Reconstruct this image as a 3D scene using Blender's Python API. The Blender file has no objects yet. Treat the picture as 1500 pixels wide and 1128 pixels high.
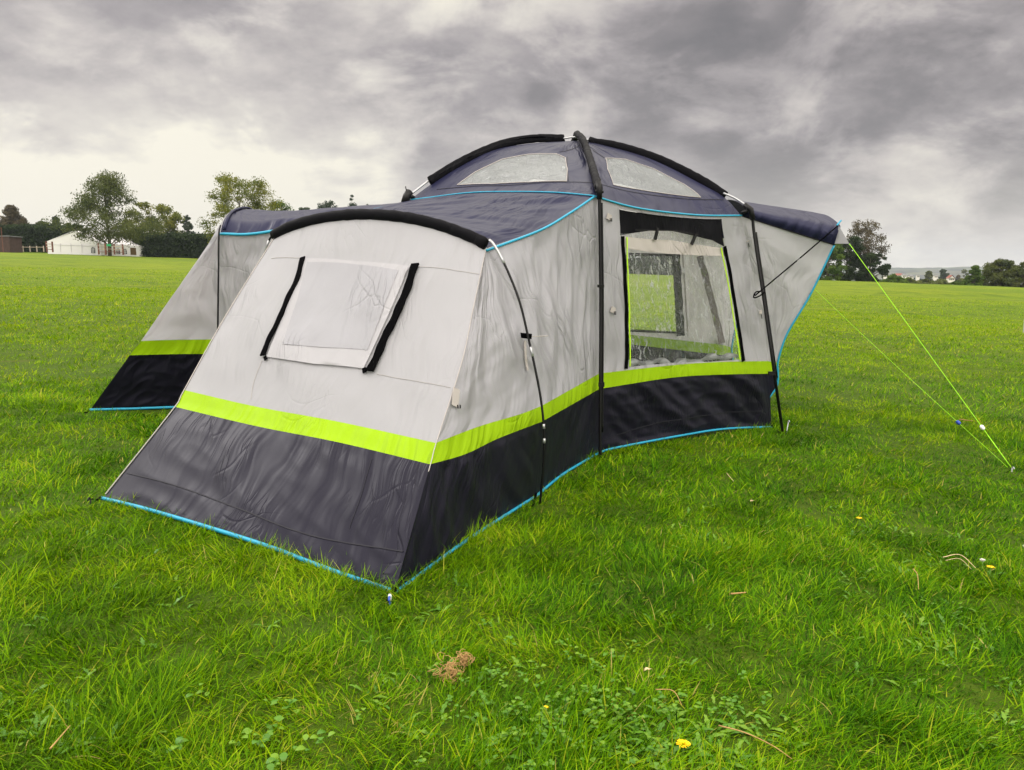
import bpy, math, random
import numpy as np
from mathutils import Vector, geometry as mgeo

# ------------------------------------------------------------------ camera, sky, sun, exposure
S = bpy.context.scene
COL = S.collection
CAM_Z, PITCH, FPX = 1.25, math.radians(8.0), 1128.0
cam_d = bpy.data.cameras.new("camera")
cam_d.sensor_width = 36.0
cam_d.lens = 36.0 * FPX / 1500.0
cam_d.clip_start = 0.05
cam_d.clip_end = 9000.0
cam = bpy.data.objects.new("camera", cam_d)
cam.location = (0, 0, CAM_Z)
cam.rotation_euler = (math.radians(90) - PITCH, 0, 0)
COL.objects.link(cam)
S.camera = cam
S.view_settings.view_transform = 'Standard'
S.view_settings.look = 'None'
S.view_settings.exposure = 0.36
S.view_settings.gamma = 1.0

SUN_AZ, SUN_EL = math.radians(-62), math.radians(36)
sun_dir = Vector((math.sin(SUN_AZ) * math.cos(SUN_EL), math.cos(SUN_AZ) * math.cos(SUN_EL), math.sin(SUN_EL)))
sd = bpy.data.lights.new("sun", 'SUN')
sd.energy = 1.0
sd.angle = math.radians(14)
sd.color = (1.0, 0.965, 0.91)
sun = bpy.data.objects.new("sun", sd)
sun.rotation_euler = sun_dir.to_track_quat('Z', 'Y').to_euler()
COL.objects.link(sun)


class NT:
    """small helper round a node tree"""
    def __init__(s, nt):
        s.nt = nt; s.N = nt.nodes; s.L = nt.links
    def n(s, t, **k):
        x = s.N.new(t)
        for a, b in k.items():
            if a.startswith('i_'):
                key = a[2:]
                key = int(key) if key.isdigit() else key.replace('_', ' ')
                v = b
                if hasattr(v, 'links') or isinstance(v, bpy.types.NodeSocket):
                    s.L.new(v, x.inputs[key])
                else:
                    x.inputs[key].default_value = v
            else:
                setattr(x, a, b)
        return x
    def math(s, op, a, b=0.0, c=0.0, clamp=False):
        x = s.N.new('ShaderNodeMath'); x.operation = op; x.use_clamp = clamp
        for i, v in enumerate((a, b, c)):
            if isinstance(v, bpy.types.NodeSocket): s.L.new(v, x.inputs[i])
            else: x.inputs[i].default_value = v
        return x.outputs[0]
    def vmath(s, op, a, b=(0, 0, 0), sc=None):
        x = s.N.new('ShaderNodeVectorMath'); x.operation = op
        for i, v in enumerate((a, b)):
            if isinstance(v, bpy.types.NodeSocket): s.L.new(v, x.inputs[i])
            else: x.inputs[i].default_value = v
        if sc is not None:
            if isinstance(sc, bpy.types.NodeSocket): s.L.new(sc, x.inputs[3])
            else: x.inputs[3].default_value = sc
        return x
    def mix(s, f, a, b, mode='MIX'):
        x = s.N.new('ShaderNodeMix'); x.data_type = 'RGBA'; x.blend_type = mode
        for i, v in ((0, f), (6, a), (7, b)):
            if isinstance(v, bpy.types.NodeSocket): s.L.new(v, x.inputs[i])
            else: x.inputs[i].default_value = (v if i == 0 else (tuple(v) + (1,) if len(v) == 3 else v))
        return x.outputs[2]
    def ramp(s, f, stops, interp='LINEAR'):
        x = s.N.new('ShaderNodeValToRGB'); x.color_ramp.interpolation = interp
        e = x.color_ramp.elements
        while len(e) < len(stops): e.new(0.5)
        for q, (p, c) in zip(e, stops):
            q.position = p
            q.color = (c, c, c, 1) if not hasattr(c, '__len__') else tuple(c) + (1,)
        s.L.new(f, x.inputs[0])
        return x.outputs[0]
    def mr(s, v, a, b, c, d):
        x = s.N.new('ShaderNodeMapRange'); x.interpolation_type = 'SMOOTHSTEP'
        s.L.new(v, x.inputs[0])
        for i, q in enumerate((a, b, c, d)): x.inputs[i + 1].default_value = q
        return x.outputs[0]


CP, SP = math.cos(PITCH), math.sin(PITCH)
def ray(px, py):
    u = (px - 750.0) / FPX; v = (564.0 - py) / FPX
    return Vector((u, CP + v * SP, -SP + v * CP))

# ---- the sky: low broken cloud, brighter towards the sun side on the left
W = bpy.data.worlds.new("World"); S.world = W; W.use_nodes = True
w = NT(W.node_tree); w.N.clear()
sky = w.n('ShaderNodeTexSky', sky_type='NISHITA', sun_disc=False, sun_elevation=SUN_EL, sun_rotation=SUN_AZ, altitude=50, dust_density=2.0)
tc = w.n('ShaderNodeTexCoord')
D = tc.outputs['Generated']
sep = w.n('ShaderNodeSeparateXYZ', i_0=D)
zc = w.math('MAXIMUM', sep.outputs[2], 0.0)
den = w.math('ADD', zc, 0.36)
P = w.n('ShaderNodeCombineXYZ', i_0=w.math('DIVIDE', sep.outputs[0], den), i_1=w.math('DIVIDE', sep.outputs[1], den), i_2=0.37)
n1 = w.n('ShaderNodeTexNoise', i_Vector=P.outputs[0], i_Scale=1.25, i_Detail=8.0, i_Roughness=0.50, i_Distortion=0.1)
n2 = w.n('ShaderNodeTexNoise', i_Vector=P.outputs[0], i_Scale=3.6, i_Detail=10.0, i_Roughness=0.60, i_Distortion=0.1)
cl = w.math('ADD', w.math('MULTIPLY', w.math('SUBTRACT', n1.outputs[0], 0.5), 1.7), w.math('MULTIPLY', w.math('SUBTRACT', n2.outputs[0], 0.5), 1.10))
n3 = w.n('ShaderNodeTexNoise', i_Vector=w.vmath('MULTIPLY', D, (1.0, 1.0, 1.9)).outputs[0], i_Scale=5.2, i_Detail=9.0, i_Roughness=0.56, i_Distortion=0.35)
cl = w.math('ADD', cl, w.math('SUBTRACT', w.mr(n3.outputs[0], 0.44, 0.62, 0.0, 0.30), 0.13))
# cloud banks: direction, tightness, weight (minus = darker)
warp = w.vmath('SCALE', w.vmath('SUBTRACT', n2.outputs[1], (0.5, 0.5, 0.5)).outputs[0], sc=0.12)
DW = w.vmath('ADD', D, warp.outputs[0]).outputs[0]
banks = [(20, 50, 70, -0.176), (120, 140, 60, -0.149), (175, 165, 60, -0.108), (20, 200, 46, -0.149), (250, 40, 110, -0.176), (390, 95, 110, -0.149), (560, 80, 120, -0.162), (640, 150, 110, -0.108),
         (1150, 30, 260, -0.270), (950, 60, 160, -0.162), (1400, 60, 260, -0.203), (1200, 180, 160, -0.108), (1400, 190, 150, -0.135), (1260, 200, 90, -0.054),
         (70, 110, 60, 0.126), (110, 215, 100, 0.167), (230, 255, 120, 0.167), (420, 210, 110, 0.068), (480, 255, 130, 0.109), (800, 140, 120, 0.084), (700, 220, 120, 0.050),
         (60, 300, 120, 0.068), (1300, 330, 200, 0.068), (1000, 190, 90, 0.034), (300, 300, 160, 0.084), (480, 20, 60, 0.026), (850, 30, 60, 0.042), (1100, 5, 26, 0.146)]
acc = cl
for (bx, by, br, bw) in banks:
    d = ray(bx, by).normalized()
    k = 1.0 / (1 - math.cos(br / FPX)) 
    dt = w.vmath('DOT_PRODUCT', w.vmath('NORMALIZE', DW).outputs[0], tuple(d)).outputs['Value']
    t = w.math('MULTIPLY', w.math('SUBTRACT', dt, 1.0), k * 0.8)
    e = w.math('POWER', 2.718, t)
    acc = w.math('MULTIPLY_ADD', e, bw, acc)
val = w.math('ADD', acc, 0.79)
ccol = w.ramp(val, [(0.0, (.14, .128, .128)), (0.22, (.20, .18, .178)), (0.42, (.31, .28, .275)), (0.62, (.46, .42, .395)), (0.82, (.60, .56, .50)), (1.0, (.76, .715, .60))])
# towards the horizon the cloud thins to a pale veil
veil = w.mr(sep.outputs[2], 0.0, 0.17, 0.5, 0.0)
ccol = w.mix(veil, ccol, (.64, .60, .53))
# overcast luminance grows with height above the horizon
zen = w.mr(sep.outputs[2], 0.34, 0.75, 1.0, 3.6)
# brightness added to the sky behind the photographer, fills the camera-facing walls
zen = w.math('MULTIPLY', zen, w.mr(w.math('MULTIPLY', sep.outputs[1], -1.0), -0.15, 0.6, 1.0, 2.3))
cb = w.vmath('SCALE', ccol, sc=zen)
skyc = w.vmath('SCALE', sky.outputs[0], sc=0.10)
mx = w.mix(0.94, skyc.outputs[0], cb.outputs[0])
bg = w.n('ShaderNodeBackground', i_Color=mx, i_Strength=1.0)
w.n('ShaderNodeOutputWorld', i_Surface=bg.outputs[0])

rng = np.random.default_rng(7)
random.seed(7)

# ------------------------------------------------------------------ noise, terrain, measuring
_perm = np.random.default_rng(3).permutation(256)
_perm = np.concatenate([_perm, _perm])
_ga = np.random.default_rng(4).random(256) * 2 * np.pi
_gx, _gy = np.cos(_ga), np.sin(_ga)
def perlin(x, y, seed=0):
    x = np.asarray(x, float) + seed * 17.13; y = np.asarray(y, float) + seed * 9.71
    xi = np.floor(x).astype(int); yi = np.floor(y).astype(int)
    xf = x - xi; yf = y - yi; xi &= 255; yi &= 255
    u = xf * xf * xf * (xf * (xf * 6 - 15) + 10); v = yf * yf * yf * (yf * (yf * 6 - 15) + 10)
    def g(ix, iy, dx, dy):
        h = _perm[(_perm[ix & 255] + iy) & 255]
        return _gx[h] * dx + _gy[h] * dy
    a = g(xi, yi, xf, yf); b = g(xi + 1, yi, xf - 1, yf)
    c = g(xi, yi + 1, xf, yf - 1); d = g(xi + 1, yi + 1, xf - 1, yf - 1)
    return (a + u * (b - a)) + v * ((c + u * (d - c)) - (a + u * (b - a)))
def fbm(x, y, o=4, seed=0):
    r = 0; a = 1
    for i in range(o):
        r = r + a * perlin(x * 2 ** i, y * 2 ** i, seed + i); a *= 0.5
    return r
def sstep(a, b, x):
    t = np.clip((np.asarray(x, float) - a) / (b - a), 0, 1)
    return t * t * (3 - 2 * t)

def plane_z(x, y):
    return -0.035 * x + 0.020 * y - 0.11
def H(x, y):
    x = np.asarray(x, float); y = np.asarray(y, float)
    yy = np.minimum(y, 130); xx = np.clip(x, -130, 130)
    base = plane_z(xx, yy)
    r = np.hypot(x, y)
    und = 0.035 * perlin(x / 2.3, y / 2.3, 2) * sstep(0.5, 3, r) + 0.16 * perlin(x / 13, y / 13, 5) * sstep(14, 40, r)
    bank = 0.22 * sstep(52, 56, y) * sstep(5, 30, x) * (1 - sstep(110, 125, y))   # low step across the field
    fall = sstep(112, 420, y + 0.10 * x) * (14.0 + 0.03 * np.clip(x, 0, 400)) * sstep(0, 60, x + 0.0 * y)
    fall_l = sstep(135, 420, y) * 6.0 * (1 - sstep(0, 60, x))
    return base + und + bank - fall - fall_l
def Hf(x, y): return float(H(x, y))
def gY(px, py):
    """forward distance at which the pixel's ray meets the field"""
    d = ray(px, py)
    lo, hi = 0.5, 140.0
    a, b, c = -0.035, 0.020, -0.11
    t = (CAM_Z - c) / (a * d.x + b * d.y - d.z)
    for _ in range(4):
        X, Y = d.x * t, d.y * t
        t = (CAM_Z - Hf(X, Y) + plane_z(X, Y) - c) / (a * d.x + b * d.y - d.z)
    return d.y * t
def at(px, py, Y):
    d = ray(px, py)
    t = Y / d.y
    return Vector((d.x * t, Y, CAM_Z + d.z * t))
def gp(px, py, up=0.0):
    p = at(px, py, gY(px, py)); return Vector((p.x, p.y, p.z + up))
def proj(p):
    x, y, z = p[..., 0], p[..., 1], p[..., 2] - CAM_Z
    zc = y * CP - z * SP
    return 750 + FPX * x / zc, 564 - FPX * (y * SP + z * CP) / zc

# ------------------------------------------------------------------ object helpers
def link(o, parent=None):
    COL.objects.link(o)
    if parent is not None: o.parent = parent
    return o
def mesh_obj(name, verts, faces, mats, parent=None, smooth=True, uv=None, midx=None):
    me = bpy.data.meshes.new(name)
    me.from_pydata([tuple(map(float, v)) for v in verts], [], faces)
    if not isinstance(mats, (list, tuple)): mats = [mats]
    for m in mats: me.materials.append(m)
    if midx is not None: me.polygons.foreach_set('material_index', midx)
    if smooth: me.polygons.foreach_set('use_smooth', [True] * len(me.polygons))
    if uv is not None:
        l = me.uv_layers.new(name='UVMap')
        vi = np.empty(len(me.loops), int); me.loops.foreach_get('vertex_index', vi)
        l.data.foreach_set('uv', np.asarray(uv, float)[vi].ravel())
    me.update()
    return link(bpy.data.objects.new(name, me), parent)
def fast_mesh(name, V, quads=None, tris=None, mat=None, parent=None, smooth=False, attrs=None):
    """big meshes from numpy arrays"""
    me = bpy.data.meshes.new(name)
    loops = []; starts = []; tot = 0
    parts = []
    if quads is not None and len(quads): parts.append(np.asarray(quads, np.int32))
    if tris is not None and len(tris): parts.append(np.asarray(tris, np.int32))
    nl = sum(p.size for p in parts); nf = sum(len(p) for p in parts)
    me.vertices.add(len(V)); me.loops.add(nl); me.polygons.add(nf)
    me.vertices.foreach_set('co', np.asarray(V, np.float32).ravel())
    me.loops.foreach_set('vertex_index', np.concatenate([p.ravel() for p in parts]))
    st = []; o = 0
    for p in parts:
        st.append(o + np.arange(len(p)) * p.shape[1]); o += p.size
    me.polygons.foreach_set('loop_start', np.concatenate(st).astype(np.int32))
    if smooth: me.polygons.foreach_set('use_smooth', np.ones(nf, bool))
    for an, av in (attrs or {}).items():
        a = me.attributes.new(an, 'FLOAT', 'POINT'); a.data.foreach_set('value', np.asarray(av, np.float32))
    if mat: me.materials.append(mat)
    me.update(calc_edges=True)
    return link(bpy.data.objects.new(name, me), parent)
def empty(name, loc, label=None, cat=None, group=None):
    o = bpy.data.objects.new(name, None); o.location = loc; link(o)
    o.empty_display_size = 0.1
    tag(o, label, cat, group); return o
def tag(o, label=None, cat=None, group=None, kind=None):
    if label: o['label'] = label
    if cat: o['category'] = cat
    if group: o['group'] = group
    if kind: o['kind'] = kind
    return o
def local(o, pts):
    l = o.location
    return [Vector((p[0] - l[0], p[1] - l[1], p[2] - l[2])) for p in pts]

class MB:
    def __init__(s): s.v = []; s.f = []; s.m = []
    def add(s, v, f, m=0):
        o = len(s.v); s.v += [Vector(q) for q in v]; s.f += [tuple(i + o for i in q) for q in f]; s.m += [m] * len(f); return s
    def box(s, c, sz, m=0, rz=0.0):
        x, y, z = sz[0] / 2, sz[1] / 2, sz[2] / 2
        ca, sa = math.cos(rz), math.sin(rz)
        v = [(c[0] + a * x * ca - b * y * sa, c[1] + a * x * sa + b * y * ca, c[2] + d * z) for a in (-1, 1) for b in (-1, 1) for d in (-1, 1)]
        return s.add(v, [(0, 1, 3, 2), (4, 6, 7, 5), (0, 4, 5, 1), (2, 3, 7, 6), (0, 2, 6, 4), (1, 5, 7, 3)], m)
    def tube(s, pts, r, n=8, m=0, flat=None):
        """tapered tube along pts; r a number or list; flat=(vector, ratio) squashes it along that vector"""
        pts = [Vector(p) for p in pts]; k = len(pts)
        rr = r if isinstance(r, (list, tuple, np.ndarray)) else [r] * k
        t0 = (pts[1] - pts[0]).normalized()
        a = t0.orthogonal().normalized()
        if flat is not None:
            a = (flat[0] - t0 * flat[0].dot(t0)).normalized()
        v = []
        for i, p in enumerate(pts):
            t = (pts[min(i + 1, k - 1)] - pts[max(i - 1, 0)]).normalized()
            if flat is not None: a = flat[0]
            a = (a - t * a.dot(t))
            a = a.normalized() if a.length > 1e-6 else t.orthogonal().normalized()
            b = t.cross(a)
            fr = flat[1] if flat is not None else 1.0
            for j in range(n):
                th = 2 * math.pi * j / n
                v.append(p + a * math.cos(th) * rr[i] * fr + b * math.sin(th) * rr[i])
        f = [(i * n + j, i * n + (j + 1) % n, (i + 1) * n + (j + 1) % n, (i + 1) * n + j) for i in range(k - 1) for j in range(n)]
        f.append(tuple(range(n - 1, -1, -1))); f.append(tuple((k - 1) * n + j for j in range(n)))
        return s.add(v, f, m)
    def build(s, name, mats, parent=None, smooth=False):
        v = local(root_of(parent), s.v)
        return mesh_obj(name, v, s.f, mats, parent, smooth, midx=s.m)

# ------------------------------------------------------------------ materials
def mat(name):
    m = bpy.data.materials.new(name); m.use_nodes = True
    t = NT(m.node_tree); t.N.clear(); return m, t
def out(t, sh): t.n('ShaderNodeOutputMaterial', i_Surface=sh)

def fabric(name, col, rough=0.55, spec=0.35, trans=0.0, tcol=None, wr=1.0, var=0.06, crease=1.0, sheen=0.0, stint=None, rot=0.1):
    m, t = mat(name)
    uv = t.n('ShaderNodeUVMap').outputs[0]
    # broad soft folds, fine crumple and sharp packing creases in the cloth
    w1 = t.n('ShaderNodeTexNoise', i_Vector=uv, i_Scale=1.6, i_Detail=2.0, i_Roughness=0.5)
    warp = t.vmath('ADD', uv, t.vmath('SCALE', w1.outputs[1], sc=0.40).outputs[0]).outputs[0]
    mp = t.n('ShaderNodeMapping', i_Vector=warp, i_Scale=(11.0, 1.3, 1.0), i_Rotation=(0, 0, rot))
    st = t.n('ShaderNodeTexNoise', i_Vector=mp.outputs[0], i_Scale=1.0, i_Detail=2.0, i_Roughness=0.4)
    mp2 = t.n('ShaderNodeMapping', i_Vector=warp, i_Scale=(16.0, 3.0, 1.0), i_Rotation=(0, 0, rot + 0.9))
    s2_ = t.n('ShaderNodeTexNoise', i_Vector=mp2.outputs[0], i_Scale=1.0, i_Detail=2.0)
    rid = t.math('MINIMUM', t.math('ABSOLUTE', t.math('SUBTRACT', s2_.outputs[0], 0.5)), 0.05)
    msk = t.n('ShaderNodeTexNoise', i_Vector=uv, i_Scale=1.9, i_Detail=1.0)
    mk = t.mr(msk.outputs[0], 0.45, 0.64, 0.0, 1.0)
    mk2 = t.mr(msk.outputs[0], 0.30, 0.60, 0.35, 1.0)
    vc = t.n('ShaderNodeTexVoronoi', feature='DISTANCE_TO_EDGE', i_Vector=warp, i_Scale=3.4)
    ce = t.math('MINIMUM', vc.outputs[0], 0.03)
    h = t.math('MULTIPLY', t.math('MULTIPLY', st.outputs[0], mk2), 0.060 * wr)
    h = t.math('ADD', h, t.math('MULTIPLY', t.math('MULTIPLY', rid, mk), 0.10 * crease))
    h = t.math('ADD', h, t.math('MULTIPLY', t.math('MULTIPLY', ce, mk), 0.16 * crease))
    bp = t.n('ShaderNodeBump', i_Strength=0.9, i_Distance=1.0, i_Height=h)
    dirt = t.n('ShaderNodeTexNoise', i_Vector=uv, i_Scale=1.3, i_Detail=5.0, i_Roughness=0.6)
    c = t.mix(t.mr(dirt.outputs[0], 0.3, 0.7, 0.0, 1.0), tuple(x * (1 - var) for x in col), tuple(min(1, x * (1 + var)) for x in col))
    p = t.n('ShaderNodeBsdfPrincipled', i_Base_Color=c, i_Roughness=rough, i_Normal=bp.outputs[0])
    p.inputs['Specular IOR Level'].default_value = spec
    if stint: p.inputs['Specular Tint'].default_value = tuple(stint) + (1,)
    if sheen: p.inputs['Sheen Weight'].default_value = sheen
    sh = p.outputs[0]
    if trans > 0:
        tr = t.n('ShaderNodeBsdfTranslucent', i_Color=tuple(tcol or col) + (1,), i_Normal=bp.outputs[0])
        sh = t.n('ShaderNodeMixShader', i_0=trans, i_1=sh, i_2=tr.outputs[0]).outputs[0]
    out(t, sh); return m
def plain(name, col, rough=0.5, spec=0.5, metal=0.0, var=0.12, scale=30.0, bump=0.0):
    m, t = mat(name)
    g = t.n('ShaderNodeNewGeometry')
    n = t.n('ShaderNodeTexNoise', i_Vector=g.outputs['Position'], i_Scale=scale, i_Detail=3.0)
    c = t.mix(n.outputs[0], tuple(x * (1 - var) for x in col), tuple(min(1, x * (1 + var)) for x in col))
    p = t.n('ShaderNodeBsdfPrincipled', i_Base_Color=c, i_Roughness=rough, i_Metallic=metal)
    p.inputs['Specular IOR Level'].default_value = spec
    if bump:
        b = t.n('ShaderNodeBump', i_Strength=1.0, i_Distance=bump, i_Height=n.outputs[0]); t.L.new(b.outputs[0], p.inputs['Normal'])
    out(t, p.outputs[0]); return m

M = {}
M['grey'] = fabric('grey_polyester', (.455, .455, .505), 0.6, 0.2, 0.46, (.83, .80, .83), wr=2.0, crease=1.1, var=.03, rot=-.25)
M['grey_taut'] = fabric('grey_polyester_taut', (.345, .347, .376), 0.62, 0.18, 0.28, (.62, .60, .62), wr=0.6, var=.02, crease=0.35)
M['lime'] = fabric('lime_polyester', (.275, .46, .002), 0.6, 0.15, 0.2, (.30, .54, .01), wr=0.9, crease=0.6)
M['navy'] = fabric('navy_polyester', (.011, .012, .036), 0.48, 0.23, 0.03, wr=1.2, crease=0.6, rot=.6, stint=(.75, .78, 1.0))
M['skirt'] = fabric('charcoal_polyester', (.0065, .006, .012), 0.46, 0.18, 0.0, wr=.38, crease=.5, rot=.1, stint=(.80, .80, 1.0))
M['sleeve'] = fabric('black_sleeve', (.0025, .0025, .0045), 0.65, 0.10, 0.0, wr=0.8)
M['trim'] = plain('blue_binding', (.012, .26, .42), 0.5, 0.4)
M['zip'] = plain('black_webbing', (.0015, .0015, .002), 0.9, 0.02, bump=0.002, scale=300)
M['lime_edge'] = plain('lime_piping', (.42, .70, .01), 0.5, 0.3)
M['pole'] = plain('black_fibreglass', (.004, .004, .005), 0.35, 0.25)
M['steel'] = plain('zinc_steel', (.38, .39, .41), 0.4, 0.5, metal=0.6)
M['tape'] = fabric('grey_tape', (.44, .41, .40), 0.6, 0.3, 0.2, (.6, .55, .5), wr=0.4)
M['rope'] = plain('lime_cord', (.34, .78, .02), 0.6, 0.3)
M['plastic_black'] = plain('black_plastic', (.006, .006, .007), 0.45, 0.2)
M['plastic_white'] = plain('white_plastic', (.75, .75, .73), 0.4, 0.5)
M['plastic_blue'] = plain('blue_plastic', (.01, .05, .35), 0.4, 0.5)

def film(name, milk=0.12, crinkle=1.0, tint=(1, 1, 1), rot=0.8):
    m, t = mat(name)
    uv = t.n('ShaderNodeUVMap').outputs[0]
    w1 = t.n('ShaderNodeTexNoise', i_Vector=uv, i_Scale=6.0, i_Detail=4.0, i_Roughness=0.6, i_Distortion=1.2)
    warp = t.vmath('ADD', uv, t.vmath('SCALE', w1.outputs[1], sc=0.14).outputs[0]).outputs[0]
    mp = t.n('ShaderNodeMapping', i_Vector=warp, i_Scale=(26.0, 6.0, 1.0), i_Rotation=(0, 0, rot))
    v = t.n('ShaderNodeTexVoronoi', feature='DISTANCE_TO_EDGE', i_Vector=mp.outputs[0], i_Scale=1.0)
    st = t.n('ShaderNodeTexNoise', i_Vector=mp.outputs[0], i_Scale=1.3, i_Detail=5.0, i_Roughness=0.65)
    h = t.math('ADD', t.math('MULTIPLY', t.math('MINIMUM', v.outputs[0], 0.2), 0.020), t.math('MULTIPLY', st.outputs[0], 0.035))
    bp = t.n('ShaderNodeBump', i_Strength=1.0, i_Distance=crinkle, i_Height=h)
    tr = t.n('ShaderNodeBsdfTransparent', i_Color=tuple(tint) + (1,))
    gl = t.n('ShaderNodeBsdfGlossy', i_Color=(.9, .92, .95, 1), i_Roughness=0.06, i_Normal=bp.outputs[0])
    fr = t.n('ShaderNodeFresnel', i_IOR=1.5, i_Normal=bp.outputs[0])
    f2 = t.math('MULTIPLY_ADD', fr.outputs[0], 1.0, 0.0, clamp=True)
    a = t.n('ShaderNodeMixShader', i_0=f2, i_1=tr.outputs[0], i_2=gl.outputs[0])
    df = t.n('ShaderNodeBsdfDiffuse', i_Color=(.55, .58, .62, 1), i_Normal=bp.outputs[0])
    tl = t.n('ShaderNodeBsdfTranslucent', i_Color=(.97, .97, .95, 1), i_Normal=bp.outputs[0])
    dd = t.n('ShaderNodeMixShader', i_0=0.5, i_1=df.outputs[0], i_2=tl.outputs[0])
    # white reflection streaks of the creased film, painted in as milky lines
    lines = t.mr(st.outputs[0], 0.56, 0.59, 0.0, 1.0)
    big = t.n('ShaderNodeTexNoise', i_Vector=uv, i_Scale=3.0, i_Detail=2.0)
    mk = t.math('MULTIPLY', lines, t.mr(big.outputs[0], 0.40, 0.60, 0.15, 0.85))
    mm = t.math('MAXIMUM', milk, mk)
    b = t.n('ShaderNodeMixShader', i_0=mm, i_1=a.outputs[0], i_2=dd.outputs[0])
    out(t, b.outputs[0]); return m
M['film'] = film('clear_window_film', 0.02, 1.0, rot=-.75)
M['film_roof'] = film('roof_window_film', 0.55, 0.9, rot=0.2)
M['film_far'] = film('far_window_film', 0.02, .4)
M['blind'] = fabric('grey_window_blind', (.385, .385, .415), 0.65, 0.18, 0.25, (.66, .62, .63), wr=0.4, crease=.6)
M['blind_inner'] = fabric('grey_blind_centre', (.305, .308, .34), 0.6, 0.22, 0.2, (.6, .55, .56), wr=0.6, crease=.9, rot=.6)

# ------------------------------------------------------------------ cloth panels
def cr(pts, n):
    """catmull-rom through 2-D/3-D points, n samples evenly spaced by length"""
    P = np.array(pts, float)
    if len(P) == 2: d = P
    else:
        Q = np.vstack([2 * P[0] - P[1], P, 2 * P[-1] - P[-2]]); o = []
        for i in range(1, len(Q) - 2):
            t = np.linspace(0, 1, 12, endpoint=(i == len(Q) - 3))[:, None]
            a, b, c, e = Q[i - 1], Q[i], Q[i + 1], Q[i + 2]
            o.append(0.5 * ((2 * b) + (-a + c) * t + (2 * a - 5 * b + 4 * c - e) * t ** 2 + (-a + 3 * b - 3 * c + e) * t ** 3))
        d = np.vstack(o)
    L = np.concatenate([[0], np.cumsum(np.linalg.norm(np.diff(d, axis=0), axis=1))])
    if L[-1] < 1e-9: return np.repeat(d[:1], n, 0)
    s = np.linspace(0, L[-1], n)
    return np.stack([np.interp(s, L, d[:, k]) for k in range(d.shape[1])], 1)
NC = 49
def crv(px, Ya, Yb, n=NC):
    """3-D curve through measured points, its distance running from Ya to Yb"""
    q = cr(px, n); s = np.linspace(0, 1, n)
    iy = (1 - s) / Ya + s / Yb
    return np.array([tuple(at(a[0], a[1], 1 / k)) for a, k in zip(q, iy)])
def c3(pts, n=NC): return cr([tuple(p) for p in pts], n)
def evalc(C, t):
    s = np.linspace(0, 1, len(C)); return np.stack([np.interp(t, s, C[:, k]) for k in range(3)], -1)

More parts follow.
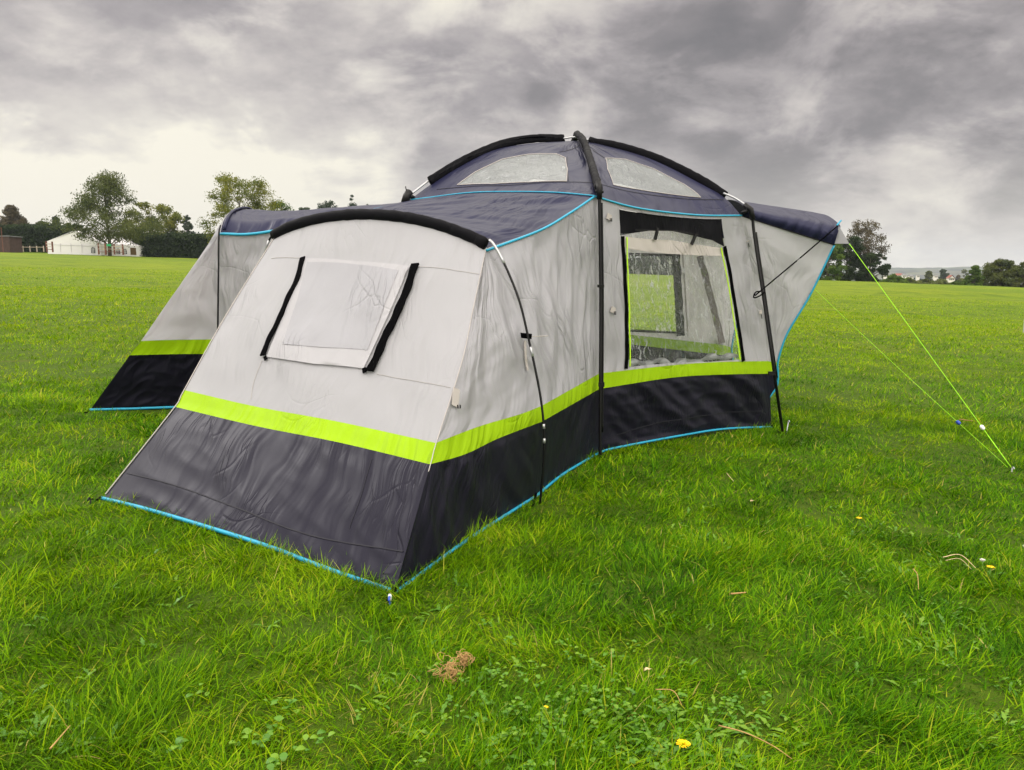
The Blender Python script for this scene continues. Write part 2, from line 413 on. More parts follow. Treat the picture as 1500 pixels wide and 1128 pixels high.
class Panel:
    def __init__(s, bottom, top, left, right, folds=(), seed=0, flip=False, pin=0.12, bulge=0.0):
        s.b, s.t, s.l, s.r = bottom, top, left, right; s.folds = folds; s.seed = seed; s.pin = pin; s.bulge = bulge
        c = s.base(np.array([.5]), np.array([.5]))[0]
        n = s.nrm(np.array([.5]), np.array([.5]))[0]
        s.sg = 1.0
        if np.dot(n, np.array([0, 0, CAM_Z]) - c) < 0: s.sg = -1.0
        if flip: s.sg = -s.sg
        s.w = np.linalg.norm(s.base(np.array([.98]), np.array([.5])) - s.base(np.array([.02]), np.array([.5])))
        s.h = np.linalg.norm(s.base(np.array([.5]), np.array([.98])) - s.base(np.array([.5]), np.array([.02])))
    def base(s, u, v):
        U, V = u[..., None], v[..., None]
        b, t, l, r = evalc(s.b, u), evalc(s.t, u), evalc(s.l, v), evalc(s.r, v)
        c00, c10, c01, c11 = (s.b[0] + s.l[0]) / 2, (s.b[-1] + s.r[0]) / 2, (s.t[0] + s.l[-1]) / 2, (s.t[-1] + s.r[-1]) / 2
        return (1 - V) * b + V * t + (1 - U) * l + U * r - ((1 - U) * (1 - V) * c00 + U * (1 - V) * c10 + (1 - U) * V * c01 + U * V * c11)
    def nrm(s, u, v):
        e = 0.01
        u0, u1, v0, v1 = np.clip(u - e, 0, 1), np.clip(u + e, 0, 1), np.clip(v - e, 0, 1), np.clip(v + e, 0, 1)
        du = s.base(u1, v) - s.base(u0, v)
        vm = v * 0.94 + 0.03
        du2 = s.base(u1, vm) - s.base(u0, vm)
        dv = s.base(u, v1) - s.base(u, v0)
        L = np.linalg.norm(du, axis=-1, keepdims=True)
        du = np.where(L < 1e-4, du2, du)
        n = np.cross(du, dv); L = np.linalg.norm(n, axis=-1, keepdims=True); L[L == 0] = 1
        return n / L
    def F(s, u, v, off=0.0):
        u = np.asarray(u, float); v = np.asarray(v, float)
        p = s.base(u, v); n = s.nrm(u, v) * s.sg
        m = np.minimum(1, np.minimum(u, 1 - u) / s.pin) * np.minimum(1, np.minimum(v, 1 - v) / s.pin)
        m = np.clip(m, 0, 1); m = m * m * (3 - 2 * m)
        x, y = u * s.w, v * s.h
        d = s.bulge * np.sin(np.pi * u) * np.sin(np.pi * v)
        for i, (amp, fx, fy, ang, kind) in enumerate(s.folds):
            ca, sa = math.cos(ang), math.sin(ang)
            a, b = (x * ca + y * sa) * fx, (-x * sa + y * ca) * fy
            q = perlin(a, b, s.seed * 7 + i * 3)
            if kind == 'r': q = 0.35 - np.abs(q) * 1.6        # sharp ridges
            d = d + amp * q * m
        return p + n * (d + off)[..., None]
    def inv(s, px, py):
        g = np.linspace(0, 1, 41); U, V = np.meshgrid(g, g)
        X, Y = proj(s.base(U, V)); e = (X - px) ** 2 + (Y - py) ** 2
        k = np.unravel_index(np.argmin(e), e.shape); u, v = U[k], V[k]
        for _ in range(8):
            def f(a, b):
                q = s.base(np.array([a]), np.array([b])); X, Y = proj(q); return np.array([X[0], Y[0]])
            h = 1e-3; p0 = f(u, v); J = np.stack([(f(u + h, v) - p0) / h, (f(u, v + h) - p0) / h], 1)
            try: du = np.linalg.solve(J, np.array([px, py]) - p0)
            except Exception: break
            u = min(1, max(0, u + np.clip(du[0], -.1, .1))); v = min(1, max(0, v + np.clip(du[1], -.1, .1)))
        return u, v
    def poly(s, pxs, closed=True, step=0.0):
        return [s.inv(*p) for p in pxs]
    def mesh(s, name, m, parent, nu=40, nv=24, holes=(), off=0.0):
        g = [(i / nu, j / nv) for j in range(nv + 1) for i in range(nu + 1)]
        if not holes:
            uv = np.array(g); V = s.F(uv[:, 0], uv[:, 1], off)
            f = [(j * (nu + 1) + i, j * (nu + 1) + i + 1, (j + 1) * (nu + 1) + i + 1, (j + 1) * (nu + 1) + i) for j in range(nv) for i in range(nu)]
            if s.sg < 0: f = [q[::-1] for q in f]
            return mesh_obj(name, local(root_of(parent), V), f, m, parent, True, uv=uv * [s.w, s.h])
        vs, es = [], []
        for (u, v) in g:
            ok = True
            for hp in holes:
                if inside((u, v), hp) or dist_poly((u, v), hp) < 0.35 / nu: ok = False
            if ok or u in (0, 1) or v in (0, 1): vs.append(Vector((u, v)))
        for hp in holes:
            o = len(vs); k = len(hp); vs += [Vector(p) for p in hp]; es += [(o + i, o + (i + 1) % k) for i in range(k)]
        r = mgeo.delaunay_2d_cdt(vs, es, [], 0, 1e-5)
        vv, ff = r[0], r[2]
        keep = []
        for q in ff:
            c = (sum(vv[i][0] for i in q) / 3, sum(vv[i][1] for i in q) / 3)
            if not any(inside(c, hp) for hp in holes): keep.append(tuple(q) if s.sg > 0 else tuple(q)[::-1])
        uv = np.array([(a[0], a[1]) for a in vv]); V = s.F(uv[:, 0], uv[:, 1], off)
        return mesh_obj(name, local(root_of(parent), V), keep, m, parent, True, uv=uv * [s.w, s.h])
    def patch(s, name, hp, m, parent, off=0.0, n=26, thick=0.0):
        """a piece of cloth or film filling polygon hp (u,v) on this panel"""
        us = [p[0] for p in hp]; vs_ = [p[1] for p in hp]
        vs = [Vector(p) for p in hp]; k = len(hp); es = [(i, (i + 1) % k) for i in range(k)]
        for i in range(1, n):
            for j in range(1, n):
                q = (min(us) + (max(us) - min(us)) * i / n, min(vs_) + (max(vs_) - min(vs_)) * j / n)
                if inside(q, hp) and dist_poly(q, hp) > 0.3 * (max(us) - min(us)) / n: vs.append(Vector(q))
        r = mgeo.delaunay_2d_cdt(vs, es, [], 0, 1e-5); vv, ff = r[0], r[2]
        keep = [tuple(q) if s.sg > 0 else tuple(q)[::-1] for q in ff if inside((sum(vv[i][0] for i in q) / 3, sum(vv[i][1] for i in q) / 3), hp)]
        uv = np.array([(a[0], a[1]) for a in vv]); V = s.F(uv[:, 0], uv[:, 1], off)
        return mesh_obj(name, local(root_of(parent), V), keep, m, parent, True, uv=uv * [s.w, s.h])
    def line(s, pxs, n=24, off=0.0):
        q = cr([s.inv(*p) for p in pxs], n); return [Vector(a) for a in s.F(q[:, 0], q[:, 1], off)]
def inside(p, poly):
    x, y = p; c = False; j = len(poly) - 1
    for i in range(len(poly)):
        xi, yi = poly[i]; xj, yj = poly[j]
        if (yi > y) != (yj > y) and x < (xj - xi) * (y - yi) / (yj - yi) + xi: c = not c
        j = i
    return c
def dist_poly(p, poly):
    best = 9; j = len(poly) - 1
    for i in range(len(poly)):
        a, b = poly[j], poly[i]; dx, dy = b[0] - a[0], b[1] - a[1]
        L = dx * dx + dy * dy; t = 0 if L == 0 else max(0, min(1, ((p[0] - a[0]) * dx + (p[1] - a[1]) * dy) / L))
        best = min(best, math.hypot(p[0] - a[0] - t * dx, p[1] - a[1] - t * dy)); j = i
    return best
def root_of(o):
    while o is not None and o.parent is not None: o = o.parent
    class Z: location = (0, 0, 0)
    return o if o is not None else Z
def densify(poly, n=8):
    o = []
    for i in range(len(poly)):
        a, b = poly[i], poly[(i + 1) % len(poly)]
        o += [(a[0] + (b[0] - a[0]) * t / n, a[1] + (b[1] - a[1]) * t / n) for t in range(n)]
    return o
def smooth_poly(pxs, n=40):
    q = cr(list(pxs) + [pxs[0]], n + 1)[:-1]; return [tuple(a) for a in q]
def ribbon(name, pts, width, nrm, m, parent, thick=0.003, wob=0.0):
    """flat strap along pts"""
    mb = MB(); L = []
    for i, p in enumerate(pts):
        t = (pts[min(i + 1, len(pts) - 1)] - pts[max(i - 1, 0)]).normalized(); sdir = t.cross(nrm).normalized()
        wv = width * (1 + wob * math.sin(i * 1.3 + len(pts)))
        c = p + sdir * wob * width * 0.5 * math.sin(i * 0.8)
        L += [c - sdir * wv / 2, c + sdir * wv / 2, c + sdir * wv / 2 + nrm * thick, c - sdir * wv / 2 + nrm * thick]
    f = []
    for i in range(len(pts) - 1):
        o = i * 4
        for k in range(4): f.append((o + k, o + (k + 1) % 4, o + 4 + (k + 1) % 4, o + 4 + k))
    f += [(3, 2, 1, 0), tuple(len(L) - 4 + k for k in range(4))]
    mb.add(L, f); return mb.build(name, m, parent)

# ================================================================== THE TENT
# Plan: a six-sided dome (corners P, R, R2, O, L2, L) with two sleeping pods and an open tunnel on its right.
def onv(px, py, P0, dr):
    d = ray(px, py)
    t = (P0.x * dr[1] - P0.y * dr[0]) / (d.x * dr[1] - d.y * dr[0])
    return (d.y * t)
def sub(C, a, b, n=NC):
    q = evalc(C, np.linspace(a, b, n)); return q
def tpx(C, p):
    X, Y = proj(C); e = (X - p[0]) ** 2 + (Y - p[1]) ** 2; return np.argmin(e) / (len(C) - 1)
def V3(a): return [Vector(tuple(q)) for q in a]
Zg = lambda x, y: Hf(x, y)

HP0 = gp(790, 738); HD = (-0.87, 0.49)
HY = lambda px, py: onv(px, py, HP0, HD)
YP, YR, YL, YC = 5.45, 6.45, 6.06, 7.13
tent = empty('family_tent', (0.5, YC, Zg(0.5, YC)),
             'large grey and navy dome tent with lime stripe and black skirt on the grass', 'tent')
Cx = at(845, 206, YC)
def rot(C): C = np.array(C); return np.stack([2 * Cx.x - C[:, 0], 2 * Cx.y - C[:, 1], C[:, 2]], 1)
YM = 7.33
def mirT(C): C = np.array(C); return np.stack([C[:, 0], 2 * YM - C[:, 1], C[:, 2]], 1)
YM2 = 7.0
def mir2(C): C = np.array(C); return np.stack([C[:, 0], 2 * YM2 - C[:, 1], C[:, 2]], 1)
def settle(C):
    """drop the foot of a hidden curve to the ground"""
    C = np.array(C); dz = Zg(C[0, 0], C[0, 1]) - C[0, 2]; k = np.linspace(1, 0, len(C)) ** 2
    C[:, 2] += dz * k; return C

def wall_set(EL, ER, cl, cr_, top, mids=(None, None, None), seed=0, names=('skirt', 'stripe', 'wall'), fold=((.010,), (.004,), (.010,)), holes=None, mats=('skirt', 'lime', 'grey'), nu=44, skirt_fold=None, wall_fold=None):
    """skirt, lime stripe and grey wall between edges EL and ER; cl / cr_ = where the stripe begins and ends on each edge"""
    cuts_l = [0] + list(cl) + [1]; cuts_r = [0] + list(cr_) + [1]
    lev = []
    for i in range(3):
        a, b = evalc(EL, np.array([cuts_l[i]]))[0], evalc(ER, np.array([cuts_r[i]]))[0]
        if mids[i] is None: lev.append(np.linspace(a, b, NC))
        else:
            c = np.array(mids[i]); k = np.linspace(0, 1, NC)[:, None]
            lev.append(c + (1 - k) * (a - c[0]) + k * (b - c[-1]))
    lev.append(top)
    out_ = []
    sf = skirt_fold or ((.022, 9.0, 1.4, 0.0, 'p'), (.010, 16.0, 3.0, 0.35, 'r'))
    wf = wall_fold or ((.016, 3.0, 1.2, 0.5, 'p'), (.006, 8, 2.2, -0.5, 'r'))
    for i in range(3):
        f = (sf, ((.006, 11.0, 2.0, 0.1, 'p'),), wf)[i]
        p = Panel(lev[i], lev[i + 1], sub(EL, cuts_l[i], cuts_l[i + 1]), sub(ER, cuts_r[i], cuts_r[i + 1]), folds=f, seed=seed + i, pin=(.10, .15, .12)[i])
        hs = holes(p) if (i == 2 and holes) else ()
        o = p.mesh(names[i], M[mats[i]], tent, nu=nu * (4 if i == 0 else 2), nv=(44, 8, 60)[i], holes=hs)
        p.obj = o; out_.append(p)
    return out_
def trim_line(C, parent=tent, r=0.009, name='trim'):
    mb = MB(); mb.tube(V3(C), r, 6); return mb.build(name, M['trim'], parent, True)

# ---- edges
E_fr = crv([(578, 868), (629, 684), (638, 650), (676, 530), (693, 450), (711, 366)], gY(578, 868), HY(711, 366))
E_fl = crv([(150, 731), (255, 599), (270, 573), (332, 462), (402, 349)], gY(150, 731), HY(402, 349))
E_h = crv([(785, 727), (792, 640), (794, 619), (794, 595), (776, 510), (748, 430), (713, 367)], gY(785, 727), HY(713, 367))
E_p = crv([(877, 664), (878, 566), (878, 546), (875, 420), (871, 288)], gY(877, 664), YP)
E_r = crv([(1130, 626), (1127, 547), (1124, 530), (1106, 420), (1086, 316)], gY(1130, 626), YR)
E_w = crv([(1130, 622), (1124, 590), (1138, 566), (1139.5, 545), (1139.7, 529), (1153, 489), (1187, 431.6), (1222, 359)], gY(1130, 626), YR + .05)
Lh = at(600, 293, YL)
E_l = c3([(Lh.x - .09, YL - .06, Zg(Lh.x - .09, YL - .06)), (Lh.x - .07, YL - .04, .6), tuple(Lh)])
Y2 = 6.35
E2l = crv([(131, 602), (192, 518), (207, 499), (262, 420), (321, 342)], gY(131, 602), Y2)
E2h = crv([(318, 598), (318, 517), (318, 497), (319, 420), (322, 343)], gY(318, 598), Y2)

# ---- pod nearest the camera: front wall
inner = crv([(402, 349), (432, 336.5), (478.6, 324.7), (540.6, 320.4), (602.6, 326.6), (649, 338), (689.5, 355), (711, 366)], HY(402, 349), HY(711, 366))
fb = crv([(150, 731), (211.5, 746), (293, 770), (391, 801), (481, 835), (578, 868)], gY(150, 731), gY(578, 868))
f1 = crv([(255, 599), (374.6, 627.6), (497, 652), (629, 684)], evalc(E_fl, tpx(E_fl, (255, 599)))[1], evalc(E_fr, tpx(E_fr, (629, 684)))[1])
f2 = crv([(270, 573), (374.6, 597), (497, 619.4), (638, 650)], evalc(E_fl, tpx(E_fl, (270, 573)))[1], evalc(E_fr, tpx(E_fr, (638, 650)))[1])
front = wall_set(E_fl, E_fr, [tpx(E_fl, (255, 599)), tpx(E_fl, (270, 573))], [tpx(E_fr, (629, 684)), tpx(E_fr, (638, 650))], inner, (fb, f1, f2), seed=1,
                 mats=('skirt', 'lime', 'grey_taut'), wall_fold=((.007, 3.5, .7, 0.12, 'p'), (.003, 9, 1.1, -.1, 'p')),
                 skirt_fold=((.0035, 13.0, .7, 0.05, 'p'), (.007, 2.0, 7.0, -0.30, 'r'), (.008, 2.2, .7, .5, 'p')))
fw = front[2]
# ---- its right side, in two cloths that meet at the hoop pole
s1 = wall_set(E_fr, E_h, [tpx(E_fr, (629, 684)), tpx(E_fr, (638, 650))], [tpx(E_h, (794, 619)), tpx(E_h, (794, 595))], np.linspace(E_fr[-1], E_h[-1], NC),
              (crv([(578, 868), (588, 862), (682, 793), (785, 727)], gY(578, 868), gY(785, 727)), crv([(629, 684), (682, 668), (731, 644), (794, 619)], E_fr[12][1], E_h[12][1]), crv([(638, 650), (702, 625.5), (763.5, 607), (794, 595)], E_fr[16][1], E_h[16][1])),
              seed=5, skirt_fold=((.030, 8.0, .7, 0.80, 'p'), (.014, 15, 1.0, .75, 'p'), (.01, 6, 1.5, .3, 'r')), wall_fold=((.014, 2.5, 4.0, 0.5, 'p'), (.008, 5, 9, .3, 'r')))
s2 = wall_set(E_h, E_p, [tpx(E_h, (794, 619)), tpx(E_h, (794, 595))], [tpx(E_p, (878, 566)), tpx(E_p, (878, 546))],
              crv([(713, 367), (790, 338), (833.6, 313), (871, 288)], HY(713, 367), YP),
              (crv([(785, 727), (824.6, 695), (877, 664)], gY(785, 727), gY(877, 664)), None, None), seed=9,
              skirt_fold=((.012, 8.0, 2, -.6, 'p'),), wall_fold=((.040, 6.0, .8, -0.50, 'p'), (.016, 13, 1.4, -.42, 'p'), (.010, 9, 2.0, -.6, 'r')))
# hidden left side of the same pod
s3 = wall_set(E_l, E_fl, [.30, .37], [tpx(E_fl, (255, 599)), tpx(E_fl, (270, 573))], np.linspace(E_l[-1], E_fl[-1], NC), seed=13, nu=20)
eave1 = crv([(713, 367), (790, 338), (833.6, 313), (871, 288)], HY(713, 367), YP)
outer = crv([(400, 341), (422.7, 327), (463, 316), (509.6, 310), (571.6, 311), (633.6, 321), (692.6, 340), (713, 360)], HY(400, 341), HY(713, 360))
Ptop = evalc(E_p, np.array([1.]))[0]
LP = crv([(600, 293), (625, 290), (686, 282.6), (740, 281), (812, 282), (871, 287)], YL, YP)
left1 = c3([tuple(outer[0]), tuple((Vector(outer[0]) + Lh) / 2 + Vector((0, 0, .0))), tuple(Lh)])
roof1 = Panel(outer, LP, left1, eave1, folds=((.040, 1.2, 5.5, 0.5, 'p'), (.014, 2.5, 11, .6, 'r')), seed=21, pin=.10, bulge=-.03)
roof1.mesh('roof', M['navy'], tent, 70, 50)

# ---- wall between corners P and R, with the big clear window
hole_px = [(907, 306), (934, 311), (980, 317), (1018, 320), (1057, 321), (1063, 361), (1070, 400), (1079, 470), (1089, 526.5), (1040, 530), (980, 532), (921, 537.5), (917, 470), (913, 400), (909, 345)]
prt = crv([(871, 288), (934, 305), (1018, 315), (1086, 316)], YP, YR)
s4 = wall_set(E_p, E_r, [tpx(E_p, (878, 566)), tpx(E_p, (878, 546))], [tpx(E_r, (1127, 547)), tpx(E_r, (1124, 530))], prt,
              (crv([(877, 664), (900, 657), (995, 639), (1060, 629), (1130, 626)], gY(877, 664), gY(1130, 626)),
               crv([(878, 566), (985, 551), (1060, 547.5), (1127, 547)], E_p[13][1], E_r[13][1]), crv([(878, 546), (985, 535), (1052, 531), (1124, 530)], E_p[15][1], E_r[15][1])), seed=31,
              holes=lambda p: [densify(p.poly(hole_px), 3)],
              skirt_fold=((.045, 5.5, .9, .95, 'p'), (.016, 12, 1.5, .9, 'p'), (.010, 4, 10, -.2, 'r')), wall_fold=((.012, 8.0, 1.2, -.3, 'p'), (.006, 9, 3, .5, 'r')))
pr = s4[2]
# ---- tunnel on the right: near cloth, far cloth, roof
s5 = wall_set(E_r, E_w, [tpx(E_r, (1127, 547)), tpx(E_r, (1124, 530))], [tpx(E_w, (1139.5, 545)), tpx(E_w, (1139.7, 529))],
              crv([(1086, 316), (1104, 322), (1222, 359)], YR, YR + .05), seed=41, nu=24,
              skirt_fold=((.004, 5, 2, 0, 'p'),), wall_fold=((.016, 1.5, 5.0, -.5, 'p'), (.006, 5, 8, -.6, 'r')))
E_r2, E_w2 = settle(mirT(E_r)), settle(mirT(E_w))
cutr = [tpx(E_r, (1127, 547)), tpx(E_r, (1124, 530))]; cutw = [tpx(E_w, (1139.5, 545)), tpx(E_w, (1139.7, 529))]
s6 = wall_set(E_r2, E_w2, cutr, cutw, np.linspace(E_r2[-1], E_w2[-1], NC), seed=51, nu=20)
eaveT = crv([(1086, 316), (1104, 322), (1222, 359)], YR, YR + .05)
tip = at(1222, 359, YR + .05)
arcR = c3([tuple(tip), tuple(at(1227, 341, YR + .03)), tuple(at(1229, 328, YR + .18)), tuple(at(1196, 313.5, YM))] + [tuple(q) for q in mirT([tuple(at(1229, 328, YR + .18)), tuple(at(1227, 341, YR + .03)), tuple(tip)])])
Rt = at(1086, 316, YR)
arcL = c3([tuple(Rt), tuple(at(1092, 304, YR + .05)), tuple(at(1062, 293.5, YM))] + [tuple(q) for q in mirT([tuple(at(1092, 304, YR + .05)), tuple(Rt)])])
roofT = Panel(eaveT, mirT(eaveT), arcL, arcR, folds=((.012, 1.0, 7, 0.0, 'p'),), seed=61)
roofT.mesh('roof', M['navy'], tent, 40, 60)

# ---- far walls of the dome
PO = rot(E_p); E_o = settle(PO)
L2c = rot(E_r); E_l2 = settle(c3([(L2c[0][0], L2c[0][1], .2), tuple(L2c[len(L2c) // 2]), tuple(L2c[-1])]))
far_px = [(912, 374), (985, 374), (993, 488), (912, 488)]
s7 = wall_set(E_r2, E_o, cutr, [.30, .36], np.linspace(E_r2[-1], E_o[-1], NC), seed=71, nu=24, holes=lambda p: [densify(p.poly([(840, 370), (986, 374), (992, 487), (840, 480)]), 4)])
s8 = wall_set(E_o, E_l2, [.30, .36], [.30, .36], np.linspace(E_o[-1], E_l2[-1], NC), seed=75, nu=16)

# ---- dome
A_L = crv([(600, 293), (632, 269.5), (668, 247), (722, 220.5), (776, 210.5), (845, 206)], YL, YC)
A_P = crv([(871, 287), (869, 262), (861, 235), (852, 213), (845, 206)], YP, YC)
A_R = crv([(1086, 316), (1062, 290), (1028, 270), (956, 234), (884, 212.5), (845, 206)], YR, YC)
pt = lambda C: np.repeat(C[-1:], NC, 0)
dl = [(670, 272), (697, 253.8), (736, 236.5), (776, 230), (815, 229), (828, 234), (831, 250), (830, 266.5), (776, 268.5), (720, 270.5)]
dr_ = [(886, 235), (889, 250), (898, 272.5), (949, 282.3), (1026, 290.5), (1002, 272.3), (956, 249), (916, 236.5)]
domes = []
def dome_panel(b, l, r, hole, seed, parent=tent):
    p = Panel(b, pt(l), l, r, folds=((.006, 4, 2, .4, 'p'),), seed=seed, bulge=.02)
    hp = densify(p.poly(hole), 4) if hole and not isinstance(hole[0][0], np.floating) else hole
    o = p.mesh('dome_panel', M['navy'], parent, 44, 30, holes=[hp] if hp else ())
    p.obj = o; p.hole = hp; domes.append(p); return p
dPL = dome_panel(LP, A_L, A_P, dl, 81)
dPR = dome_panel(prt, A_P, A_R, dr_, 82)
R2t = rot([tuple(Lh)])[0]; L2t = rot([tuple(Rt)])[0]
dRR = dome_panel(np.linspace(np.array(Rt), R2t, NC), A_R, rot(A_L), None, 83)
d4 = dome_panel(rot(LP), rot(A_L), rot(A_P), None, 84)
d5 = dome_panel(rot(prt), rot(A_P), rot(A_R), None, 85)
d6 = dome_panel(np.linspace(L2t, np.array(Lh), NC), rot(A_R), A_L, None, 86)
def window_from(p, hp, name, film_m, frame_m, off=0.0, fr=0.006):
    w_ = p.patch(name, hp, M[film_m], p.obj, off=off)
    q = np.array(hp + hp[:1]); pts = V3(p.F(q[:, 0], q[:, 1], 0.003))
    mb = MB(); mb.tube(pts, fr * .5, 5); mb.build('frame', M[frame_m], w_, True)
    return w_
window_from(dPL, dPL.hole, 'window', 'film_roof', 'tape')
window_from(dPR, dPR.hole, 'window', 'film_roof', 'tape')
# far side roof windows, the same cloth turned half round
for src, dst in ((dPL, d4), (dPR, d5)):
    dst.hole = [tuple(h) for h in src.hole]
    me_old = dst.obj; bpy.data.objects.remove(me_old)
    dst.obj = dst.mesh('dome_panel', M['navy'], tent, 44, 30, holes=[dst.hole])
    window_from(dst, dst.hole, 'window', 'film_roof', 'tape')

# ---- second pod on the left
eave2 = crv([(322, 343), (395, 339.5), (598, 297)], Y2, YL)
c2 = [tpx(E2l, (192, 518)), tpx(E2l, (207, 499))]; ch2 = [tpx(E2h, (318, 517)), tpx(E2h, (318, 497))]
m1 = crv([(192, 518), (250, 516.5), (318, 516)], E2l[12][1], E2h[12][1]); m2 = crv([(207, 499), (250, 497.5), (318, 496.5)], E2l[16][1], E2h[16][1])
wall_set(E2l, E2h, c2, ch2, np.linspace(E2l[-1], E2h[-1], NC), (crv([(131, 602), (200, 600), (260, 598), (318, 598)], gY(131, 602), gY(318, 598)), m1, m2), seed=91,
         wall_fold=((.014, 2.5, 4.0, -.5, 'p'), (.006, 4, 8, -.4, 'r')), skirt_fold=((.02, 3, 6, -.5, 'p'), (.012, 7, 9, .5, 'r')))
wall_set(E2h, E_l, ch2, [.30, .37], eave2, seed=95, wall_fold=((.016, 3, 3, .4, 'p'), (.008, 6, 6, -.6, 'r')))
E2l_m, E2h_m = settle(mir2(E2l)), settle(mir2(E2h))
E_l2b = E_l2
arc2 = c3([tuple(E2h[-1]), tuple(at(328, 322, Y2 + .10)), tuple(at(338, 310.5, Y2 + .35)), tuple(at(358, 306.5, YM2))] + [tuple(q) for q in mir2([tuple(at(338, 310.5, Y2 + .35)), tuple(at(328, 322, Y2 + .10)), tuple(E2h[-1])])])
wall_set(E2l_m, E2l, c2, c2, arc2[::-1], seed=101, nu=30)
wall_set(E_l2, E2h_m, [.30, .36], ch2, np.linspace(E_l2[-1], E2h_m[-1], NC), seed=105, nu=16)
wall_set(E2h_m, E2l_m, ch2, c2, np.linspace(E2h_m[-1], E2l_m[-1], NC), seed=107, nu=16)
far2 = np.linspace(np.array(mir2([eave2[0]])[0]), E_l2[-1], NC)
right2 = c3([tuple(Lh), tuple((Vector(tuple(L2t)) + Lh) / 2 + Vector((0, 0, .10))), tuple(L2t)])
roof2 = Panel(eave2, far2, arc2, right2, folds=((.020, 1.5, 5, 0.1, 'p'), (.008, 3, 9, -.1, 'r')), seed=111)
roof2.mesh('roof', M['navy'], tent, 50, 50)

# ---- sleeves, poles, hubs
def sleeve(C, r, flat, ratio=.42, name='pole_sleeve', ruff=0.10, m='sleeve'):
    P_ = V3(C); k = len(P_)
    rr = [r * (1 + ruff * math.sin(i * 1.9) * random.random()) for i in range(k)]
    mb = MB(); mb.tube(P_, rr, 14, flat=(flat, ratio))
    o = mb.build(name, M[m], tent, True)
    me = o.data; l = me.uv_layers.new(name='UVMap'); vi = np.empty(len(me.loops), int); me.loops.foreach_get('vertex_index', vi)
    co = np.array([v.co[:] for v in me.vertices]); uvv = np.stack([co[:, 0] * .7 + co[:, 1] * .7, co[:, 2] + (np.arange(len(co)) % 14) * .01], 1)
    l.data.foreach_set('uv', uvv[vi].ravel()); return o
def pole(pts, r=0.0075, parent=None, name='pole', m='pole'):
    mb = MB(); mb.tube(pts, r, 8); return mb.build(name, M[m], parent or tent, True)
hn = Vector((HD[1], -HD[0], 0)).normalized()
hoopC = crv([(399, 345), (427, 331), (470, 319.5), (525, 314), (587, 317.5), (641, 329), (690, 346.5), (712, 358)], HY(399, 345), HY(712, 358))
sleeve(hoopC, .034, hn, .55)
def onhoop(l): return [at(x, y, HY(x, y)) for x, y in l]
hp_r = c3(onhoop([(705, 352), (716, 351), (727, 364), (745, 400), (762, 445), (774, 495), (785, 545), (793, 590), (797, 635), (796, 680), (791, 738)]), 60)
pr_ = pole(V3(hp_r), .0072)
mb = MB(); mb.tube(V3(hp_r[2:9]), .0085, 8); mb.build('ferrule', M['steel'], pr_, True)
for (a, b) in ((26, 28), (42, 43), (45, 46)):
    mb = MB(); mb.tube(V3(hp_r[a:b + 1]), .0078, 8); mb.build('ferrule', M['steel'], pr_, True)
base_l = Vector((HP0.x + HD[0] * 2.72, HP0.y + HD[1] * 2.72, 0)); base_l.z = Hf(base_l.x, base_l.y)
hl = c3(onhoop([(404, 341), (396, 348), (389, 366), (382, 390)]) + [tuple(base_l * .35 + Vector(tuple(onhoop([(382, 390)])[0])) * .65 - Vector((HD[0], HD[1], 0)) * -.03), tuple(base_l)], 40)
hlp = pole(V3(hl), .0072)
mb = MB(); mb.tube(V3(hl[2:7]), .0085, 8); mb.build('ferrule', M['steel'], hlp, True)
# strap that ties the hoop to the wall
q = at(779, 493, HY(779, 493)); q2 = at(762, 491, HY(762, 491) + .05)
ribbon('strap', [q2, q2.lerp(q, .5), q], .03, (q - Vector((0, 0, CAM_Z))).normalized() * -1, M['zip'], tent, .004)
q3 = at(803, 492, HY(803, 492) + .12); mb = MB(); mb.tube([q, q3], .0025, 5); mb.build('cord', M['tape'], tent)
# pod 2 hoop
a2 = V3(arc2)
sleeve([tuple(p + Vector((.03, 0, .012))) for p in a2[1:-1]], .014, Vector((0, 0, 1)), .8, m='navy', name='hood')
h2 = c3([tuple(at(323, 330, Y2 - .02)), tuple(at(320.5, 345, Y2 - .05)), tuple(at(320, 400, Y2 - .08)), tuple(at(319, 490, Y2 - .1)), tuple(at(319.5, 540, Y2 - .08)), tuple(gp(317, 601))], 50)
p2 = pole(V3(h2), .0075)
mb = MB(); mb.tube(V3(h2[26:31]), .010, 8); mb.build('ferrule', M['steel'], p2, True)
pole(V3(settle(mir2(h2)[::-1])[::-1]) if False else V3(mir2(h2)), .0075)

# dome poles
def Ym(px, a, b, x0, x1): return 1 / ((1 / a) + ((px - x0) / (x1 - x0)) * (1 / b - 1 / a))
SL = crv([(629, 265.5), (677, 236.5), (733, 212), (783, 203), (826, 203)], YL + .12, YC - .05)
vl = Vector((Cx.y - Lh.y, -(Cx.x - Lh.x), 0)).normalized(); vr = Vector((Cx.y - Rt.y, -(Cx.x - Rt.x), 0)).normalized()
vp = Vector((Cx.y - Ptop[1], -(Cx.x - Ptop[0]), 0)).normalized()
SR = crv([(862, 207.5), (905, 214), (965, 233), (1028, 264), (1063, 287)], YC - .05, YR + .10)
SPp = crv([(877, 277), (870, 252), (862, 226), (855, 207), (848, 199), (844, 198)], YP + .02, YC + .02)
for C, v_ in ((SL, vl), (SR, vr)):
    sleeve(C, .036, v_, .28, ruff=.06); sleeve(rot(C), .036, v_, .28)
sleeve(SPp, .036, vp, .8); sleeve(rot(SPp), .036, vp, .8)
pole(V3(crv([(596, 289), (630, 263)], YL - .02, YL + .14)), .0085, m='steel')
pole(V3(crv([(820, 203.5), (845, 201), (868, 207)], YC - .06, YC - .04)), .008, m='steel')
pole(V3(crv([(1060, 283), (1076, 290), (1092, 300)], YR + .10, YR - .02)), .0085, m='steel')
